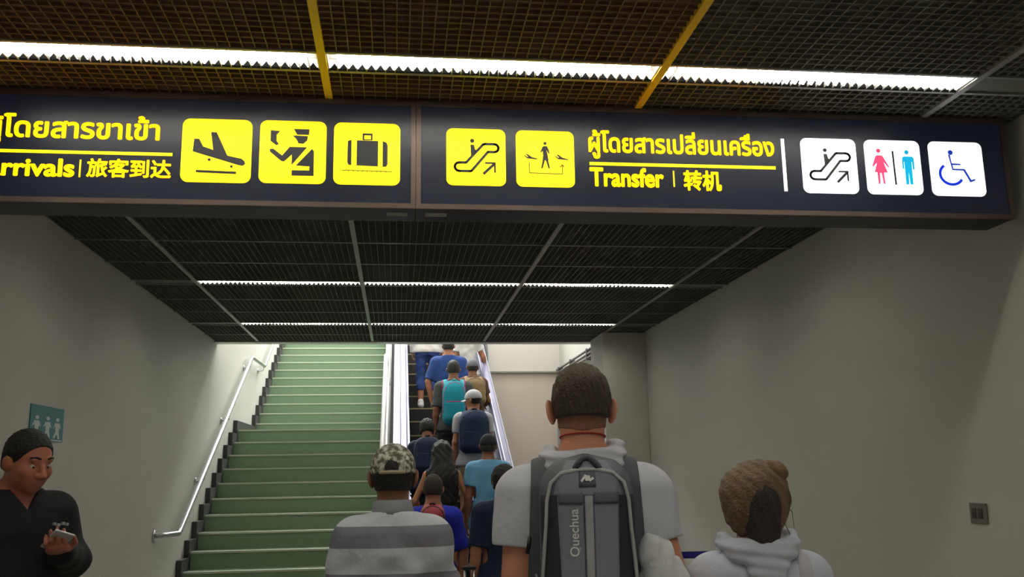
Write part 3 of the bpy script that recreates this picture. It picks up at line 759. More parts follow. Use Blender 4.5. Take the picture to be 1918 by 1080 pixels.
    if top is not None:
        pr = by('torso', 'shoulder')+by('thigh'); frac = {'short': .62, 'long': 1.0, 'none': 0, 'elbow': .9}[sleeve]; frac = sfrac or frac
        sl = []
        for sx in (-1, 1):
            a, e, w2 = J[sx]; k_ = (.80 if female else 1.0)*s*arms_bulk
            if frac > 0: sl.append(cone('sl', a, a+(e-a)*(1.0 if sleeve == 'long' else frac+.12), .050*k_, (.044 if sleeve == 'long' else .054)*k_, .04))
            if sleeve == 'long': sl.append(cone('sl', e, e+(w2-e)*.97, .048*k_, .034*k_, .02))
        hz = hem*s
        def ex(V, x, y, z):
            yy, zz = unlean(x, y, z)
            f_ = folds*(np.sin(zz*38/s+9*x/s+3*np.sin(x*14/s+yy*9))*.6+.6*np.sin(x*31/s-zz*17/s+4*np.sin(zz*8)))*np.clip((1.40*s-zz)/.15, .15, 1)
            V = V+f_.astype(np.float32)
            V = np.maximum(V, hz-zz)
            # neckline
            V = np.maximum(V, .068*s*(1.1 if female else 1.0)-np.sqrt(x**2+(yy+.012*s-.02*s)**2+((zz-1.485*s)*.9)**2))
            V = np.maximum(V, zz-1.475*s)
            if vneck: V = np.maximum(V, np.minimum(np.minimum((zz-1.40*s)-np.abs(x)*1.4, yy-.0), .03))
            for sx in (-1, 1):
                a, e, w2 = J[sx]
                if sleeve in ('short', 'elbow'):
                    d_ = norm(e-a); c = a+(e-a)*frac
                    pl = (x-c[0])*d_[0]+(y-c[1])*d_[1]+(z-c[2])*d_[2]
                    near = np.sqrt((x-c[0])**2+(y-c[1])**2+(z-c[2])**2)-.13*s
                    V = np.where((near < 0) & (sx*x > sec[4, 1]*.86), np.maximum(V, pl), V)
                elif sleeve == 'none':
                    V = np.maximum(V, sx*x-(sw_+.012)*s)
            return V.astype(np.float32)
        add('shirt', pr+sl, lambda p: (.014*s if p.tag == 'torso' else .020*s if p.tag == 'thigh' else .012*s), top, ex, .02, lo=np.array([-2, -2, hz-.08]))
    if collar is not None:
        mb = MB(); N_ = 28; vs_ = []
        for (rx_, ry_, z_) in ((.086, .082, 1.448), (.078, .076, 1.48), (.070, .070, 1.515), (.066, .066, 1.518), (.064, .064, 1.50), (.072, .070, 1.45)):
            for i_ in range(N_):
                a_ = 2*math.pi*i_/N_; dz = -.030*max(0, math.sin(a_))
                vs_.append(U((rx_*math.cos(a_), -.020+ry_*math.sin(a_), z_+dz)))
        fs_ = [(r_*N_+i_, r_*N_+(i_+1) % N_, ((r_+1) % 6)*N_+(i_+1) % N_, ((r_+1) % 6)*N_+i_) for r_ in range(6) for i_ in range(N_)]
        mb.add(vs_, fs_); mb.obj('collar', collar, root, True, fix=True)
    if bottom is not None:
        cutz = {'long': .07, 'knee': .50, 'short': .68, 'mid': .28}[blen]*s
        def eb_(V, x, y, z):
            yy, zz = unlean(x, y, z)
            V = V+(.003*np.sin(z*50+8*x+3*np.sin(x*20))).astype(np.float32)
            return np.maximum(np.maximum(V, cutz-z), zz-(hem+.04)*s).astype(np.float32)
        add('trousers' if blen in ('long', 'mid') else 'shorts', by('torso', 'thigh', 'shin'), lambda p: (.006*s if p.tag == 'torso' else .010*s), bottom, eb_, .0, lo=np.array([-1, -1, cutz-.03]), hi=np.array([1, 1, 1.05*s]))
    if shoes is not None:
        pr = []
        for i in sh: an = sh[i]; pr += [cone('f', an+np.array([0, -.04, -.035])*s, an+np.array([0, .14, -.05])*s, .045*s, .036*s), cone('f', an+np.array([0, -.02, -.02])*s, an+np.array([0, -.02, .02])*s, .046*s, .046*s)]
        def es(V, x, y, z): return np.maximum(V, .004-z+0*V).astype(np.float32)
        add('shoes', pr, 0.0, shoes, es)
    # ---- hair
    if hair is not None and hairk:
        Hp = by('head')[:1]+([] if hairk == 'crew' else [])
        def local(x, y, z):
            X, Y, Z = x-hc[0], y-hc[1], z-hc[2]
            return (Rh[0, 0]*X+Rh[1, 0]*Y+Rh[2, 0]*Z)/hs, (Rh[0, 1]*X+Rh[1, 1]*Y+Rh[2, 1]*Z)/hs, (Rh[0, 2]*X+Rh[1, 2]*Y+Rh[2, 2]*Z)/hs
        def eh(V, x, y, z):
            u, v, w_ = local(x, y, z)
            n_ = .0016*np.sin(u*260+3*np.sin(v*120))*np.sin(v*230+w_*140)+.0012*np.sin(u*420+w_*90)
            V = V+n_
            low = {'short': -.045, 'crew': -.055, 'fade': -.03}.get(hairk, -.06)+.0*v
            side_ = -(w_-(low+np.clip(v+.03, 0, .1)*1.0)) if hairk in ('short', 'crew', 'fade') else -(w_+.085)
            face = v-(.062+.5*np.clip(w_-.075, -.12, .2))
            if cap is not None: V = np.maximum(V, (w_-(.055 if cap.get('hole') else .006))*hs)
            V = np.maximum(V, side_*.7); V = np.maximum(V, face*.8)
            V = np.maximum(V, -(np.sqrt((np.abs(u)-.084)**2+((v+.006))**2*1.3+((w_+.008))**2*.5)-.021))
            return V.astype(np.float32)
        pr = [ell('h', Hd((0, -.017, .028)), np.array((.076, .094, .092))*hs, Rh, .02), ell('h', Hd((0, -.030, -.02)), np.array((.066, .072, .075))*hs, Rh, .02)]
        t = {'crew': .006, 'fade': .007, 'short': .005, 'spiky': .02, 'long': .018, 'bun': .013}.get(hairk, .012)*hs
        if hairk == 'long':
            pr += [cone('h', U((0, -.055, 1.60)), U((.0, -.10, 1.36)), .085*s, .125*s, .05), cone('h', U((.0, -.10, 1.36)), U((.02, -.115, 1.14)), .125*s, .085*s, .05)]
            def eh2(V, x, y, z):
                u, v, w_ = local(x, y, z)
                V = V+.004*np.sin(x*90+6*np.sin(z*16))+.003*np.sin(y*80+z*20)
                face = np.where(w_ < .085, v-(.030+.45*np.clip(w_-.02, -.1, .2)), -1); return np.maximum(V, face*.8).astype(np.float32)
            add('hair', pr, t, hair, eh2)
        elif hairk == 'spiky':
            def eh3(V, x, y, z):
                u, v, w_ = local(x, y, z); V = V+.007*np.sin(u*150+2*np.sin(v*50))*np.sin(v*140+w_*60)
                V = np.maximum(V, -(w_+.055)*.8); return np.maximum(V, np.where(w_ < .085, v-(.05+.45*np.clip(w_-.02, -.1, .2)), -1)*.8).astype(np.float32)
            add('hair', pr, t, hair, eh3)
        elif hairk not in ('bun',):
            add('hair', pr, t, hair, eh, hh=min(h, .006))
    if cap is not None:
        cm, brim = cap['mat'], cap.get('brim', 1)
        def ec(V, x, y, z):
            X, Y, Z = x-hc[0], y-hc[1], z-hc[2]
            u = (Rh[0, 0]*X+Rh[1, 0]*Y+Rh[2, 0]*Z)/hs; v = (Rh[0, 1]*X+Rh[1, 1]*Y+Rh[2, 1]*Z)/hs; w_ = (Rh[0, 2]*X+Rh[1, 2]*Y+Rh[2, 2]*Z)/hs
            V = np.maximum(V, (.012+.12*v*(1 if brim > 0 else -1)*.4-w_)*.9)
            if cap.get('hole'):
                V = np.maximum(V, -np.maximum(np.sqrt((u+.005)**2+(w_-.028)**2)-.026, np.maximum(.016-w_, v+.05)))
            return V.astype(np.float32)
        co = add('cap', [ell('c', Hd((0, -.010, .030)), np.array((.089, .110, .100))*hs, Rh, .02)], 0.0, cm, ec, hh=min(h, .007))
        # brim as curved plate
        mb = MB(); yb = .08*brim; vs_ = []; fs_ = []; nx_, ny_ = 12, 6
        for lay in (0, -.004):
            for j in range(ny_+1):
                for i in range(nx_+1):
                    a = -1+2*i/nx_; uu = a*.074*math.sqrt(max(0, 1-.0*(j/ny_)**2))*(1-.25*(j/ny_)**3)
                    vv = (.055+.035*(1-a*a)+.068*j/ny_*(1-.35*a*a))*(1 if brim > 0 else -1)-(.0 if brim > 0 else .02)
                    ww = .020-.022*a*a-.012*j/ny_+lay
                    vs_.append(Hd((uu, vv, ww)))
        q_ = (nx_+1)*(ny_+1)
        for j in range(ny_):
            for i in range(nx_):
                k = j*(nx_+1)+i; fs_ += [(k, k+1, k+nx_+2, k+nx_+1), (k+q_, k+q_+nx_+1, k+q_+nx_+2, k+q_+1)]
        for j in range(ny_):
            for i in (0, nx_): k = j*(nx_+1)+i; fs_.append((k, k+nx_+1, k+nx_+1+q_, k+q_))
        for i in range(nx_): k = ny_*(nx_+1)+i; fs_.append((k, k+1, k+1+q_, k+q_))
        mb.add(vs_, fs_); bo = mb.obj('cap_brim', cap.get('brim_mat', cm), co, True, fix=True)
        ctx['cap'] = co
    return ctx

def strap_part(ctx, xc, wd, m_, bagroot, z0=1.0, infl=.024, name='strap', outer=.0):
    """shoulder strap that follows the clothed body"""
    s = ctx['s']; un = ctx['unlean']; h = ctx['h']
    prims = ctx['by']('torso', 'shoulder')
    def ex(V, x, y, z):
        yy, zz = un(x, y, z); xx = x-(xc*s+outer*np.clip(1.42*s-zz, 0, .4))
        V = np.maximum(V, np.abs(xx)-wd*s/2); V = np.maximum(V, zz-1.478*s); return np.maximum(V, z0*s-zz).astype(np.float32)
    V, L, ax = field(prims, h, infl*s, extra=ex, kadd=.02); vs, qs = nets(V, L, h)
    if len(vs) == 0: return None
    o = bpy.data.objects.new(name, fast_mesh(name, vs, qs, m_)); link(o, bagroot)
    return o
class Pack:
    """rounded backpack shell on the wearer's back; surface S(u,z) with u in -1..1"""
    def __init__(s, W, D, Ht, y0, z0, lean, piv, p=2.6, top_round=.35, bot_round=.2, taper=0):
        s.W, s.D, s.H, s.y0, s.z0, s.p, s.tr, s.br, s.tp = W, D, Ht, y0, z0, p, top_round, bot_round, taper; s.R = Rl_ = Matrix.Rotation(math.radians(-lean), 3, 'X'); s.piv = Vector(piv)
    def prof(s, v):
        t = 1.0
        if v > 1-s.tr: q = (v-(1-s.tr))/s.tr; t = (max(0, 1-q**2.2))**.5
        if v < s.br: q = 1-v/s.br; t = (max(0, 1-.75*q**2.2))**.5
        return max(t, .02)
    def S(s, u, v, off=0.0):
        t = s.prof(v); w_ = (s.W*(1-s.tp*v))*(t**.8); d = s.D*t*(1-.15*v)
        x = u*w_; y = -(d*max(0, 1-abs(u)**s.p)**(1/s.p))
        p = Vector((x*(1+off/max(w_, .01)), s.y0+y-off, s.z0+v*s.H))
        return s.R@(p-s.piv)+s.piv
    def us(s, n): return [math.sin(math.pi/2*(-1+2*i/n)) for i in range(n+1)]
    def shell(s, name, m_, root, n=20, nv=24):
        mb = MB(); vs = []; fs = []; U_ = s.us(n)
        for j in range(nv+1):
            v = j/nv
            ring = [s.S(u, v) for u in U_]+[s.R@(Vector((u*s.W*(s.prof(v)**.8)*(1-s.tp*v)*.9, s.y0+.02, s.z0+v*s.H))-s.piv)+s.piv for u in U_[::-1]]
            vs += ring
        k = 2*(n+1)
        for j in range(nv):
            for i in range(k): fs.append((j*k+i, j*k+(i+1) % k, (j+1)*k+(i+1) % k, (j+1)*k+i))
        fs += [tuple(range(k))[::-1], tuple(nv*k+i for i in range(k))]
        mb.add(vs, fs); return mb.obj(name, m_, root, True, fix=True)
    def patch(s, name, m_, root, v0, v1, ul, ur, off=.004, n=14, nv=16, th=.0):
        """area between left curve ul(v) and right curve ur(v)"""
        mb = MB(); vs = []; fs = []
        fl = ul if callable(ul) else (lambda v: ul); fr = ur if callable(ur) else (lambda v: ur)
        for lay in (off, -.004):
            for j in range(nv+1):
                v = v0+(v1-v0)*j/nv
                for i in range(n+1): a = fl(v)+(fr(v)-fl(v))*i/n; vs.append(s.S(a, v, lay))
        q = (n+1)*(nv+1)
        for j in range(nv):
            for i in range(n): k = j*(n+1)+i; fs += [(k, k+1, k+n+2, k+n+1), (k+q, k+q+n+1, k+q+n+2, k+q+1)]
            for i in (0, n): k = j*(n+1)+i; fs.append((k, k+n+1, k+n+1+q, k+q))
        for i in range(n):
            for j in (0, nv): k = j*(n+1)+i; fs.append((k, k+1, k+1+q, k+q))
        mb.add(vs, fs); return mb.obj(name, m_, root, True, fix=True)
    def cord(s, name, m_, root, uv, r, off=.004, n=8):
        return MB().tube([s.S(u, v, off) for u, v in uv], r, n).obj(name, m_, root, True)
# ------------------------------------------------------------------ skins, cloth, hair
sk_fair = skinm('skin_fair', (205, 140, 112)); sk_tan = skinm('skin_tan', (176, 120, 88)); sk_brown = skinm('skin_brown', (140, 92, 66)); sk_dim = skinm('skin_warm', (172, 104, 80))
def cloth(name, rgb, **k): return mat(name, rgb, k.pop('rough', .9), var=k.pop('var', .1), vscale=k.pop('vscale', 9), bump=k.pop('bump', .25), bscale=k.pop('bscale', 45), **k)
tee_white = cloth('tee_white', (212, 215, 228), bscale=13, bump=1.0); tee_pale = cloth('tee_pale_blue_white', (206, 212, 228), bscale=13, bump=1.0); hair_black = cloth('hair_black', (22, 18, 17), rough=.6, bscale=160, bump=.6)
hair_brown = cloth('hair_brown', (70, 57, 43), rough=.7, bscale=160, bump=.5, var=.35, vscale=40); hair_blonde = cloth('hair_dark_blonde', (122, 97, 70), rough=.6, var=.5, vscale=30, bscale=120, bump=.7)
hair_dkbr = cloth('hair_dark_brown', (52, 38, 30), rough=.6, bscale=160, bump=.6, var=.4, vscale=20)
jeans = cloth('denim_blue', (44, 70, 128), var=.3, vscale=14); black_tr = cloth('cloth_black', (24, 24, 27)); grey_tr = cloth('cloth_charcoal', (54, 54, 58)); beige_tr = cloth('cloth_beige', (150, 136, 110))
shoe_white = cloth('shoe_white', (205, 205, 200), rough=.6); shoe_black = cloth('shoe_black', (28, 28, 30), rough=.5)
navy_c = cloth('cloth_navy', (22, 36, 64)); blue_c = cloth('cloth_royal_blue', (30, 44, 176)); polo_blue = cloth('polo_blue', (42, 74, 138)); light_blue = cloth('cloth_light_blue', (104, 160, 200))
dkgrey_c = cloth('cloth_grey_green', (72, 76, 74)); lightgrey_c = cloth('cloth_light_grey', (180, 182, 188)); black_c = cloth('cloth_soft_black', (20, 20, 24)); white_c = cloth('cloth_white', (215, 212, 208))
def stripes():
    M = cloth('striped_polo', (180, 186, 192), bscale=12, bump=1.0); nt = M.node_tree; b = nt.nodes['Principled BSDF']
    tc = nt.nodes.new('ShaderNodeTexCoord'); sp = nt.nodes.new('ShaderNodeSeparateXYZ'); nt.links.new(tc.outputs['Object'], sp.inputs[0])
    def mth(op, a, v=None):
        n = nt.nodes.new('ShaderNodeMath'); n.operation = op; nt.links.new(a, n.inputs[0])
        if v is not None: n.inputs[1].default_value = v
        return n.outputs[0]
    z = mth('SUBTRACT', sp.outputs['Z'], .346); z = mth('DIVIDE', z, .163); z = mth('FRACT', z); z = mth('LESS_THAN', z, .46)
    # the top yoke stays light
    up = mth('LESS_THAN', sp.outputs['Z'], 1.43); mm = nt.nodes.new('ShaderNodeMath'); mm.operation = 'MULTIPLY'; nt.links.new(z, mm.inputs[0]); nt.links.new(up, mm.inputs[1])
    mx = nt.nodes.new('ShaderNodeMix'); mx.data_type = 'RGBA'; nt.links.new(mm.outputs[0], mx.inputs[0])
    mx.inputs[6].default_value = (*lin((196, 200, 208)), 1); mx.inputs[7].default_value = (*lin((120, 120, 132)), 1); nt.links.new(mx.outputs[2], b.inputs['Base Color']); return M
def camo():
    M = cloth('camouflage_cap', (150, 150, 140)); nt = M.node_tree; b = nt.nodes['Principled BSDF']
    tc = nt.nodes.new('ShaderNodeTexCoord'); v = nt.nodes.new('ShaderNodeTexNoise'); v.inputs['Scale'].default_value = 55; v.inputs['Detail'].default_value = 3; nt.links.new(tc.outputs['Object'], v.inputs['Vector'])
    r = nt.nodes.new('ShaderNodeValToRGB'); r.color_ramp.interpolation = 'CONSTANT'; e = r.color_ramp.elements
    e[0].position = 0; e[0].color = (*lin((84, 86, 74)), 1); e[1].position = .46; e[1].color = (*lin((132, 130, 116)), 1)
    x = e.new(.53); x.color = (*lin((176, 176, 164)), 1); x = e.new(.60); x.color = (*lin((206, 206, 200)), 1)
    nt.links.new(v.outputs['Fac'], r.inputs['Fac']); nt.links.new(r.outputs['Color'], b.inputs['Base Color']); return M
polo_stripe, camo_m = stripes(), camo()
def on(n, x, dx=0): return (x, 9.2+.4*n+dx, .21*n)
def bag_root(label, ctx, name='backpack', cat='backpack', z=1.0):
    r = ctx['root']; b = empty(name, r.location, r.rotation_euler.z); b.location.z += 0; tag(b, label, cat); return b
def simple_pack(label, ctx, m_, W=.15, D=.17, Ht=.44, z0=1.02, y0=-.115, lean=0, strap_m=None, trim=None, pocket=None, straps=True, xs=.105, wd=.055, group=None):
    s = ctx['s']; b = bag_root(label, ctx); p = Pack(W, D, Ht, y0*s, z0*s, lean, (0, 0, .95*s))
    p.shell('shell', m_, b)
    p.patch('front_pocket', pocket or m_, b, .10, .48, lambda v: -.74, lambda v: .74, .018)
    if trim: p.cord('zip', trim, b, [(-.7+1.4*i/10, .5) for i in range(11)], .0045, .012)
    p.cord('zip', trim or black_plastic, b, [(-.92, .25), (-.93, .45), (-.9, .65), (-.8, .8), (-.5, .9), (0, .93), (.5, .9), (.8, .8), (.9, .65), (.93, .45), (.92, .25)], .004, .001)
    p.cord('haul_loop', strap_m or m_, b, [(-.25, .985), (-.2, 1.0), (0, 1.0), (.2, 1.0), (.25, .985)], .008, .025)
    if straps:
        for sx in (-1, 1): strap_part(ctx, sx*xs, wd, strap_m or m_, b, z0=1.06, infl=.026)
    return b, p

# ================================================================== NEAR FIGURES
# tall man with grey backpack
tall = make_person('tall short-haired man from behind in white tee and grey hiking pack, nearest the viewer', (.545, 2.75, 0), -9, H=1.905, skin=sk_fair, h=.0055, wide=1.03,
    top=tee_white, sleeve='short', bottom=grey_tr, shoes=shoe_black, hair=hair_brown, hairk='fade', ears=1.12, sfrac=.48, arms_bulk=.95, elbL=(-.190, -.03, 1.10), elbR=(.235, -.03, 1.12), wrL=(-.20, .02, .87), wrR=(.27, .04, .87), pitch=4, folds=.0075)
s_ = tall['s']; Ut = tall['U']
def hood(ctx, m_, side_low=1, big=1.0):
    U = ctx['U']; s = ctx['s']; pts = []
    for i in range(13):
        a = math.radians(-25+230*i/12); pts.append((math.cos(a)*.092*big, -math.sin(a)*.088-.005, 1.490-.035*max(0, math.sin(a))+.008*side_low*math.cos(a)))
    pr = [cone('h', U(pts[i]), U(pts[i+1]), .023*s, .023*s, .02) for i in range(12)]
    pr += [cone('h', U((-.07, -.085, 1.46)), U((.07, -.085, 1.46)), .028*s, .028*s, .04), cone('h', U((-.03, -.108, 1.40)), U((.04, -.108, 1.40)), .024*s, .024*s, .04)]
    def ex(V, x, y, z): return (V+.0035*np.sin(z*190+25*x)).astype(np.float32)
    ctx['add']('hood', pr, 0.0, m_, ex)
hood(tall, tee_white, 1, .97)
def fade(V, x, y, z):
    c = tall['hc']; Rm_ = tall['Rh']; k = tall['hs']; v = (Rm_[0, 1]*(x-c[0])+Rm_[1, 1]*(y-c[1])+Rm_[2, 1]*(z-c[2]))/k; w_ = (Rm_[0, 2]*(x-c[0])+Rm_[1, 2]*(y-c[1])+Rm_[2, 2]*(z-c[2]))/k
    V = np.maximum(V, -(w_+.072-.25*np.abs(x/k))*.8); return np.maximum(V, v-.01).astype(np.float32)
tall['add']('hair_fade', tall['by']('head', 'neck'), .0022, cloth('hair_fade_brown', (146, 100, 80), rough=.7, var=.3, vscale=60), fade)
cord_red = cloth('cord_red', (170, 40, 36))
def neck_pt(ctx, a, z):
    pr_ = ctx['by']('neck', 'head', 'torso'); o_ = ctx['U']((0, -.015, z)); lo_, hi_ = .01, .16
    for _ in range(24):
        r_ = (lo_+hi_)/2; q_ = o_+np.array((math.cos(a), -math.sin(a), 0))*r_
        if min(float(k.f(q_[0], q_[1], q_[2])) for k in pr_) < .004: lo_ = r_
        else: hi_ = r_
    return o_+np.array((math.cos(a), -math.sin(a), 0))*r_
MB().tube([neck_pt(tall, math.radians(a), 1.528+.010*math.sin(math.radians(a))) for a in range(-60, 241, 12)], .0024, 6).obj('neck_cord', cord_red, tall['root'], True)
pk_grey = cloth('pack_grey', (122, 129, 141), rough=.7, bscale=180, bump=.15); pk_mid = cloth('pack_mid_grey', (92, 97, 108), rough=.7, bscale=180, bump=.15); pk_dark = cloth('pack_dark_mesh', (44, 47, 56), rough=.8, bscale=300, bump=.4)
pk_strap = cloth('pack_strap_grey', (82, 86, 96), rough=.7, bscale=200, bump=.3); pk_pipe = cloth('pack_piping', (172, 174, 178), rough=.5, bump=.1); pk_light = cloth('pack_light_strip', (156, 158, 162), rough=.6, bump=.15); logo_w = mat('pack_print_white', (225, 225, 228), .5, var=.02)
bp = bag_root('grey hiking backpack with pale piping, dark side panels and vertical white lettering', tall)
P = Pack(.130, .170, .56, -.125, 1.07, 0, (0, 0, .95), p=2.4, top_round=.22, bot_round=.2, taper=-.02)
P.shell('shell', pk_mid, bp, 24, 30)
vv = lambda z: (z-1.045)/.56
P.patch('side_mesh', pk_dark, bp, .12, .80, lambda v: -.93, lambda v: -.52-.22*max(0, (v-.45))**1.2, .004)
P.patch('side_mesh', pk_dark, bp, .12, .80, lambda v: .52+.22*max(0, (v-.45))**1.2, lambda v: .93, .004)
P.patch('top_panel', pk_grey, bp, .80, .965, lambda v: -.66+.25*(v-.80)*2, lambda v: .66-.25*(v-.80)*2, .006)
P.patch('centre_panel', pk_grey, bp, .10, .80, lambda v: -.50-.12*v, lambda v: -.09, .005)
P.patch('centre_panel', pk_grey, bp, .10, .80, lambda v: .10, lambda v: .50+.12*v, .005)
P.patch('centre_strip', pk_light, bp, .10, .80, lambda v: -.07, lambda v: .085, .011, n=5)
P.patch('pocket_flap', pk_mid, bp, .765, .815, lambda v: -.55, lambda v: -.10, .011, n=8, nv=4)
P.patch('pocket_flap', pk_mid, bp, .765, .815, lambda v: .11, lambda v: .57, .011, n=8, nv=4)
P.patch('logo_patch', pk_strap, bp, .842, .915, lambda v: -.17, lambda v: .16, .011, n=6, nv=4)
arc = [(-.99, .18), (-.93, .3), (-.86, .5), (-.80, .66), (-.77, .78), (-.72, .86), (-.55, .905), (-.25, .918), (0, .92), (.25, .918), (.55, .905), (.72, .86), (.77, .78), (.80, .66), (.86, .5), (.93, .3), (.99, .18)]
P.cord('piping', pk_pipe, bp, arc, .0052, .009)
P.cord('bungee_cord', pk_pipe, bp, [(-1, .42), (-.85, .34), (-.6, .28), (-.3, .255), (0, .25), (.3, .255), (.6, .28), (.85, .34), (1, .42)], .0035, .012)
P.cord('haul_loop', pk_strap, bp, [(-.28, .93), (-.2, .965), (-.05, .98), (.12, .98), (.24, .965), (.3, .93)], .006, .012)
P.cord('haul_loop', pk_dark, bp, [(-.22, .93), (-.12, .965), (0, .97), (.12, .965), (.22, .93)], .005, .02)
zig = [(-.12, .865), (-.03, .895), (-.025, .868), (.03, .892), (.03, .868), (.115, .882)]
mb = MB()
def qpatch(mb, a, b, w_, off):
    du, dv = b[0]-a[0], b[1]-a[1]; L = math.hypot(du*.15, dv*.56); nx, ny = -dv*.56/L*w_/.15, du*.15/L*w_/.56
    q_ = [(a[0]+nx, a[1]+ny), (b[0]+nx, b[1]+ny), (b[0]-nx, b[1]-ny), (a[0]-nx, a[1]-ny)]
    mb.add([P.S(u, v, off+.0015) for u, v in q_]+[P.S(u, v, off) for u, v in q_], [(0, 1, 2, 3), (4, 7, 6, 5), (0, 4, 5, 1), (1, 5, 6, 2), (2, 6, 7, 3), (3, 7, 4, 0)])
for i in range(len(zig)-1): qpatch(mb, zig[i], zig[i+1], .0032, .0125)
mb.obj('logo', logo_w, bp, fix=True)
g = glyphs('Quechua', .012); b0 = bounds(g)
mb = MB()
for oq, hs_ in g:
    loops_ = [oq]+hs_; tri = geometry.tessellate_polygon([[Vector((a, b, 0)) for a, b in l] for l in loops_]); pts_ = [p for l in loops_ for p in l]
    def mp(p): 
        t_ = (p[0]-b0[0])/(b0[1]-b0[0]); k_ = p[1]/.7
        return -.20-k_*.17, .525+t_*.215
    mb.add([P.S(*mp(p), .0075) for p in pts_]+[P.S(*mp(p), .004) for p in pts_], [tuple(t) for t in tri]+[tuple(i+len(pts_) for i in t[::-1]) for t in tri])
mb.obj('white_lettering', logo_w, bp, fix=True)
for sx in (-1, 1):
    strap_part(tall, sx*.108, .062, pk_strap, bp, z0=1.02, infl=.030, name='shoulder_strap', outer=sx*.05)
MB().tube([(-.158, -.155, 1.405), (-.160, -.172, 1.39), (-.165, -.160, 1.365)], .006, 8).obj('buckle', black_plastic, bp, True)
# pale jacket tied at the pack's right side
jk = empty('hanging_jacket', (.555+.17, 2.64, 1.13)); tag(jk, 'crumpled pale grey jacket hanging from the right side of the hiking pack', 'jacket')
pr = [ell('j', (.03, -.03, .06), (.075, .06, .22), rot(0, -14, 0), .04), ell('j', (.07, -.02, -.10), (.085, .06, .18), rot(0, -10, 0), .05), cone('j', (-.02, -.04, .24), (.03, -.03, .1), .022, .05, .04)]
V, L, ax = field(pr, .006, 0.0, extra=lambda V, x, y, z: (V+.005*np.sin(x*80+4*np.sin(z*14)+y*60)+.0025*np.sin(x*170-z*50)).astype(np.float32)); vs, qs = nets(V, L, .006)
link(bpy.data.objects.new('cloth_body', fast_mesh('cloth_body', vs, qs, cloth('jacket_pale', (226, 229, 233), bscale=90, bump=.5))), jk)
MB().tube([(-.02, -.04, .25), (-.03, -.06, .20), (-.015, -.07, .15)],   .012, 8).obj('sleeve_knot', MATS['jacket_pale'], jk, True)

# man in camouflage cap
capman = make_person('man from behind in camouflage cap and grey-white striped polo shirt', (-.012, 3.55, 0), 0, H=1.70, skin=sk_brown, h=.0060, wide=.93, lean=3, top=polo_stripe, sleeve='elbow', bottom=grey_tr,
    shoes=shoe_black, hair=hair_black, hairk='crew', cap=dict(mat=camo_m, brim=1, hole=True), collar=cloth('collar_grey', (138, 140, 148), bump=.05), elbL=(-.215, -.03, 1.12), elbR=(.20, -.03, 1.12), wrL=(-.28, .06, .90), wrR=(.25, .06, .90), ears=1.15, folds=.008)
Hc = capman['Hd']
MB().tube([Hc((math.sin(math.radians(a))*.080, -.012-math.cos(math.radians(a))*.102, .012)) for a in range(-38, 39, 6)], .0075, 8).obj('cap_strap', cloth('strap_tan', (176, 160, 134)), capman['root'], True)

# woman with a loose bun
wm = make_person('woman from behind with dark blonde bun and pale tee with draped hood', (1.06, 2.75, 0), -8, H=1.60, skin=sk_fair, h=.0065, female=True, wide=1.12, top=tee_pale, sleeve='short', bottom=jeans, shoes=shoe_white,
    hair=hair_blonde, hairk='bun', elbL=(-.222, -.05, 1.14), wrL=(-.18, .14, .98), elbR=(.20, -.03, 1.10), pitch=2, folds=.006)
hood(wm, tee_pale, .5, 1.15)
Hw = wm['Hd']; Rw = wm['Rh']
def fh(V, x, y, z):
    c = wm['hc']; v = Rw[0, 1]*(x-c[0])+Rw[1, 1]*(y-c[1])+Rw[2, 1]*(z-c[2]); w_ = z-c[2]+0*v
    V = V+.0018*np.sin((x-c[0])*170+60*(z-c[2])**2*20+3*np.sin((z-c[2])*22))+.0009*np.sin((x-c[0])*420+(z-c[2])*40)
    return np.maximum(V, np.where(w_ < .085, v-(.035+.45*np.clip(w_-.02, -.1, .2)), -1)*.8).astype(np.float32)
wm['add']('hair', [ell('h', Hw((0, -.022, .030)), (.076, .092, .088), Rw, .02), ell('h', Hw((-.052, -.030, -.005)), (.045, .060, .085), rot(0, -12, 0), .03), ell('h', Hw((.045, -.03, -.01)), (.042, .060, .08), rot(0, 10, 0), .03)], .012, hair_blonde, fh)
wm['add']('hair_roll', [ell('h', Hw((.006, -.092, -.005)), (.048, .046, .075), Rw, .03), ell('h', Hw((.004, -.085, -.085)), (.046, .036, .045), Rw, .03)], .004, hair_dkbr, lambda V, x, y, z: (V+.0018*np.sin(x*200+z*60)).astype(np.float32))
wm['add']('hair_bun', [ell('h', Hw((.062, -.05, .100)), (.038, .032, .030), rot(0, 25, 0), .02), cone('h', Hw((.02, -.03, .105)), Hw((.06, -.04, .085)), .02, .022, .02)], .003, hair_blonde, lambda V, x, y, z: (V+.002*np.sin(x*190+z*120)).astype(np.float32))
for i, (p0, p1, p2) in enumerate((((.085, -.03, .0), (.115, -.03, -.03), (.118, -.03, -.085)), ((.08, -.03, -.05), (.10, -.04, -.10), (.085, -.04, -.135)), ((-.07, -.04, -.07), (-.075, -.05, -.12), (-.06, -.05, -.15)), ((.0, -.03, .125), (.01, -.04, .142), (.03, -.04, .138)))):
    MB().tube([Hw(p0), Hw(p1), Hw(p2)], [.0015, .0012, .0006], 5).obj('loose_strand', hair_blonde, wm['root'], True)
tb_ = empty('shoulder_bag', (1.06, 2.75, 0), math.radians(-8)); tag(tb_, 'pale fabric bag strap over the right shoulder of the woman with the bun', 'bag')
strap_part(wm, .125, .045, cloth('strap_pale', (196, 196, 206)), tb_, z0=1.0, infl=.022)
pr = [ell('b', (.235, -.01, .84), (.05, .13, .16), None, .03)]
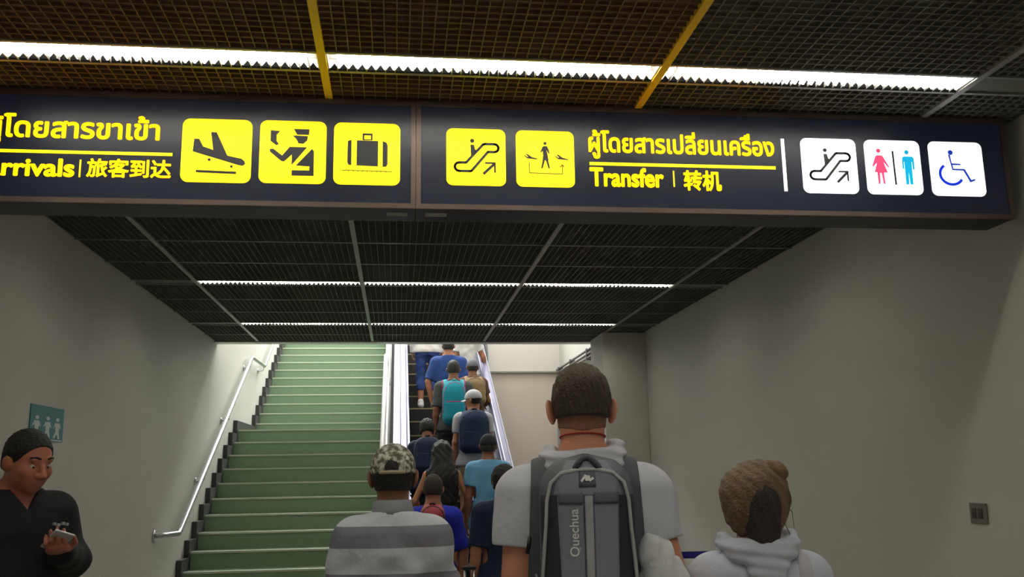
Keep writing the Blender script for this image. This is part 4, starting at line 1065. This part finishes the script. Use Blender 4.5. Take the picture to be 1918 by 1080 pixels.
V, L, ax = field(pr, .008, 0.0, extra=lambda V, x, y, z: (V+.004*np.sin(z*50+y*30)).astype(np.float32)); vs, qs = nets(V, L, .008); link(bpy.data.objects.new('bag_body', fast_mesh('bag_body', vs, qs, MATS['strap_pale'])), tb_)

# man at left reading his phone
lm = make_person('man in black V-neck shirt looking down at a phone beside the left wall', (-1.51, 4.0, 0), -130, H=1.825, skin=sk_dim, h=.0062, wide=1.08, lean=3, pitch=15, yaw=6, hfy=.06, hdz=-.030, vneck=True, top=black_c, sleeve='long', bottom=black_tr, shoes=shoe_black,
    hair=hair_black, hairk='short', elbL=(-.225, .05, 1.20), wrL=(-.06, .23, 1.26), elbR=(.27, -.02, 1.13), wrR=(.20, .14, .93), pnL=(.3, .1, 1), curl=.75, folds=.004, jaw=1.08)
Ul = lm['U']
# V neck opening: skin wedge seen as an inset of the chest
badge = MB(); c_ = Ul((-.085, .118, 1.30))
for i, (dx, dz, w_) in enumerate(((-.028, 0, .010), (-.012, .004, .012), (.006, -.001, .012), (.022, .004, .010))):
    p = Ul((-.115+dx, .118, 1.345+dz)); badge.box(p[0]-w_/2, p[1]-.008, p[2]-.006, p[0]+w_/2, p[1]+.004, p[2]+.005)
badge.obj('chest_print', mat('print_grey', (170, 172, 178), .6, var=.1), lm['root'])
phs = lm['J'][-1][2]; e_ = lm['J'][-1][1]; dh = norm(phs-e_); pp = phs+dh*.085+np.array([0, 0, .028])
Mr = Matrix.Rotation(math.radians(-130), 4, 'Z'); pw_ = Vector((-1.51, 4.0, 0))+Mr@Vector(pp)
ph = empty('phone', pw_); tag(ph, 'pale smartphone held in front of the man in black at left', 'phone'); ph.rotation_euler = (math.radians(28), math.radians(-20), math.radians(-150))
MB().bbox(-.036, -.074, -.004, .036, .074, .004, .003).obj('phone_body', mat('phone_silver', (200, 200, 200), .3, metal=.3, var=.03), ph)
MB().bbox(-.033, -.068, .0035, .033, .068, .0055, .0008).obj('screen', mat('phone_screen', (120, 125, 130), .2, emit=.08), ph)

# ================================================================== MIDDLE FIGURES (about to board)
sch = .010
redp = make_person('short dark-haired person in royal blue tee with small red backpack', (.275, 7.2, 0), -4, H=1.585, skin=sk_tan, h=sch, top=blue_c, sleeve='elbow', bottom=black_tr, shoes=shoe_white, hair=hair_dkbr, hairk='crew', wide=1.02, elbR=(.25, .02, 1.1), elbL=(-.25, .02, 1.1), pitch=6)
red_m = mat('pack_red_sequin', (196, 70, 84), .35, var=.35, vscale=160, bump=.6, bscale=220); 
bred, _ = simple_pack('small round red sequinned backpack on the royal blue tee', redp, red_m, W=.092, D=.11, Ht=.27, z0=1.20, strap_m=cloth('strap_maroon', (90, 40, 52)), pocket=red_m, wd=.018, xs=.075)
navyp = make_person('person in navy polo shirt with blue collar standing before the escalator', (.76, 6.8, 0), 4, H=1.635, skin=sk_tan, h=sch, top=navy_c, sleeve='elbow', bottom=black_tr, shoes=shoe_black, hair=hair_black, hairk='spiky', collar=cloth('collar_blue', (34, 50, 150)), wide=1.05, yaw=12, pitch=5)
sc_ = empty('trolley_suitcase', (.485, 6.35, 0)); tag(sc_, 'black trolley suitcase with raised telescopic handle among the waiting people', 'suitcase')
MB().bbox(-.18, -.11, .05, .18, .11, .62, .03).obj('suitcase_body', black_plastic, sc_)
for x in (-.03, .03): MB().tube([(x, .08, .6), (x, .08, .96)], .008, 8).obj('telescopic_tube', steel, sc_, True)
MB().bbox(-.045, .066, .95, .045, .094, .975, .008).obj('grip', black_plastic, sc_)
for x in (-.13, .13):
    for y in (-.07, .07): MB().tube([(x-.012, y, .028), (x+.012, y, .028)], .028, 12).obj('wheel', black_plastic, sc_, True)

# ================================================================== ON THE ESCALATOR
bh = make_person('woman with long loose black hair in sleeveless dark top on the lowest steps', on(1, .455), 0, H=1.70, skin=sk_tan, h=sch, female=True, wide=1.1, top=cloth('top_dark_olive', (34, 34, 28)), sleeve='none', bottom=black_tr, blen='short', shoes=shoe_white, hair=hair_black, hairk='long', elbL=(-.275, -.02, 1.13), wrL=(-.22, .16, 1.02), elbR=(.27, -.02, 1.13), wrR=(.22, .15, 1.0))
Hl = None
lb = make_person('man in light blue tee and black baseball cap with white monogram', on(1, .925), 0, H=1.765, skin=sk_brown, h=sch, top=light_blue, sleeve='short', bottom=jeans, shoes=shoe_black, hair=hair_black, hairk='crew', cap=dict(mat=cloth('cap_black', (34, 34, 40)), brim=1), hem=.80, wide=.98)
mono = MB()
Hb = lb['Hd']
def capS(u, w_, off=.0):   # point on the back of the cap dome
    q_ = max(0, 1-(u/.085)**2-((w_-.03)/.094)**2); return Hb((u, -.010-(.105+off)*math.sqrt(q_)-.001, w_))
for a, b in (((-.022, .038), (-.022, .082)), ((-.022, .082), (.012, .040)), ((.012, .040), (.012, .082)), ((-.008, .075), (.028, .075)), ((-.004, .030), (-.004, .072)), ((.0, .062), (.026, .036)), ((-.03, .05), (.004, .05))):
    mono.tube([capS(*a), capS((a[0]+b[0])/2, (a[1]+b[1])/2), capS(*b)], .0036, 6)
mono.obj('cap_monogram', logo_w, lb['root'], True)
sp_ = make_person('person with spiky dark hair bending forward near the left side of the escalator', on(3, .335), 0, H=1.56, skin=sk_tan, h=sch, lean=12, pitch=10, top=navy_c, sleeve='elbow', bottom=black_tr, shoes=shoe_black, hair=hair_black, hairk='spiky', wide=1.0)
simple_pack('dark navy backpack on the bending spiky-haired person', sp_, cloth('pack_navy_dark', (26, 40, 70)), W=.15, D=.15, Ht=.42, lean=12, strap_m=black_c)
wc = make_person('man in backwards-tilted white baseball cap turned left with grey tee', on(4, .87), 0, H=1.69, skin=sk_tan, h=sch, top=lightgrey_c, sleeve='short', bottom=beige_tr, blen='knee', shoes=shoe_white, hair=hair_black, hairk='crew', cap=dict(mat=cloth('cap_white', (205, 205, 208)), brim=1), yaw=62, pitch=6, wide=1.0)
wc['root']['label'] = 'man in white baseball cap with head turned left and light grey tee'
bnv, _ = simple_pack('large navy backpack on the man in the white cap', wc, cloth('pack_navy', (38, 54, 86)), W=.175, D=.20, Ht=.50, z0=.98, strap_m=cloth('strap_navy', (30, 40, 62)), wd=.065)
rb = empty('red_bag', (1.095, 10.62, 1.42)); tag(rb, 'small red and white bag beside the right handrail at the man with the navy backpack', 'bag')
MB().bbox(-.035, -.05, -.24, .03, .05, 0, .012).obj('bag_body', cloth('bag_red', (200, 40, 34)), rb)
MB().bbox(.031, -.04, -.2, .036, .04, -.03, .002).obj('white_panel', white_c, rb)
MB().tube([(0, -.035, -.002), (-.01, -.03, .09), (-.02, 0, .12), (-.01, .03, .09), (0, .035, -.002)], .005, 6).obj('bag_handle', MATS['bag_red'], rb, True)
te = make_person('person in grey-green tee wearing a turquoise backpack halfway up the escalator', on(6, .695), 0, H=1.71, skin=sk_brown, h=sch, top=dkgrey_c, sleeve='elbow', bottom=black_tr, shoes=shoe_black, hair=hair_black, hairk='crew', wide=1.05, pitch=8)
teal_pk = cloth('pack_turquoise', (18, 140, 158)); pink_trim = cloth('trim_pink', (210, 50, 110), bump=.05)
btl, ptl = simple_pack('turquoise backpack with pink trim and pale straps', te, teal_pk, W=.145, D=.18, Ht=.56, z0=.90, strap_m=cloth('strap_aqua', (84, 186, 196)), trim=pink_trim, wd=.055)
for sx in (-1, 1):
    for e2 in (-.034, .034): strap_part(te, sx*.105+e2, .012, pink_trim, btl, z0=1.2, infl=.030, name='strap_edging')
kh = make_person('person in grey hat with one brown arm on the right handrail', on(7, .965), 6, H=1.56, skin=sk_brown, h=sch, top=cloth('shirt_brown', (96, 70, 54)), sleeve='short', bottom=beige_tr, shoes=shoe_black, hair=hair_black, hairk='crew', cap=dict(mat=cloth('hat_grey', (116, 118, 126)), brim=1), elbR=(.24, .06, 1.13), wrR=(.215, .30, 1.065), pnR=(0, 0, -1), curl=.5, wide=.9)
simple_pack('khaki canvas backpack under the grey hat', kh, cloth('pack_khaki', (150, 126, 92), var=.3), W=.15, D=.15, Ht=.36, z0=1.06, strap_m=cloth('strap_khaki', (170, 140, 112)))
bpz = make_person('man in blue polo shirt high on the escalator below the ceiling edge', on(8, .68), 0, H=1.69, skin=sk_tan, h=sch, top=polo_blue, sleeve='elbow', bottom=black_tr, shoes=shoe_black, hair=hair_black, hairk='crew', wide=1.1, yaw=-10, elbL=(-.28, -.02, 1.12))
jn = make_person('person in blue jeans and pale shoes, upper body cut off by the ceiling edge', on(12, .45), 0, H=1.72, skin=sk_tan, h=.012, top=white_c, sleeve='long', bottom=jeans, blen='mid', shoes=shoe_white, hair=hair_black, hairk='crew')
wt = make_person('person in pale loose clothes leaning to the right handrail, topmost in view', on(10, .99), -8, H=1.66, skin=sk_tan, h=.012, top=white_c, sleeve='short', bottom=white_c, shoes=shoe_white, hair=hair_black, hairk='crew', wide=.78, hem=.98, elbR=(.23, .05, 1.15), wrR=(.25, .26, 1.02))
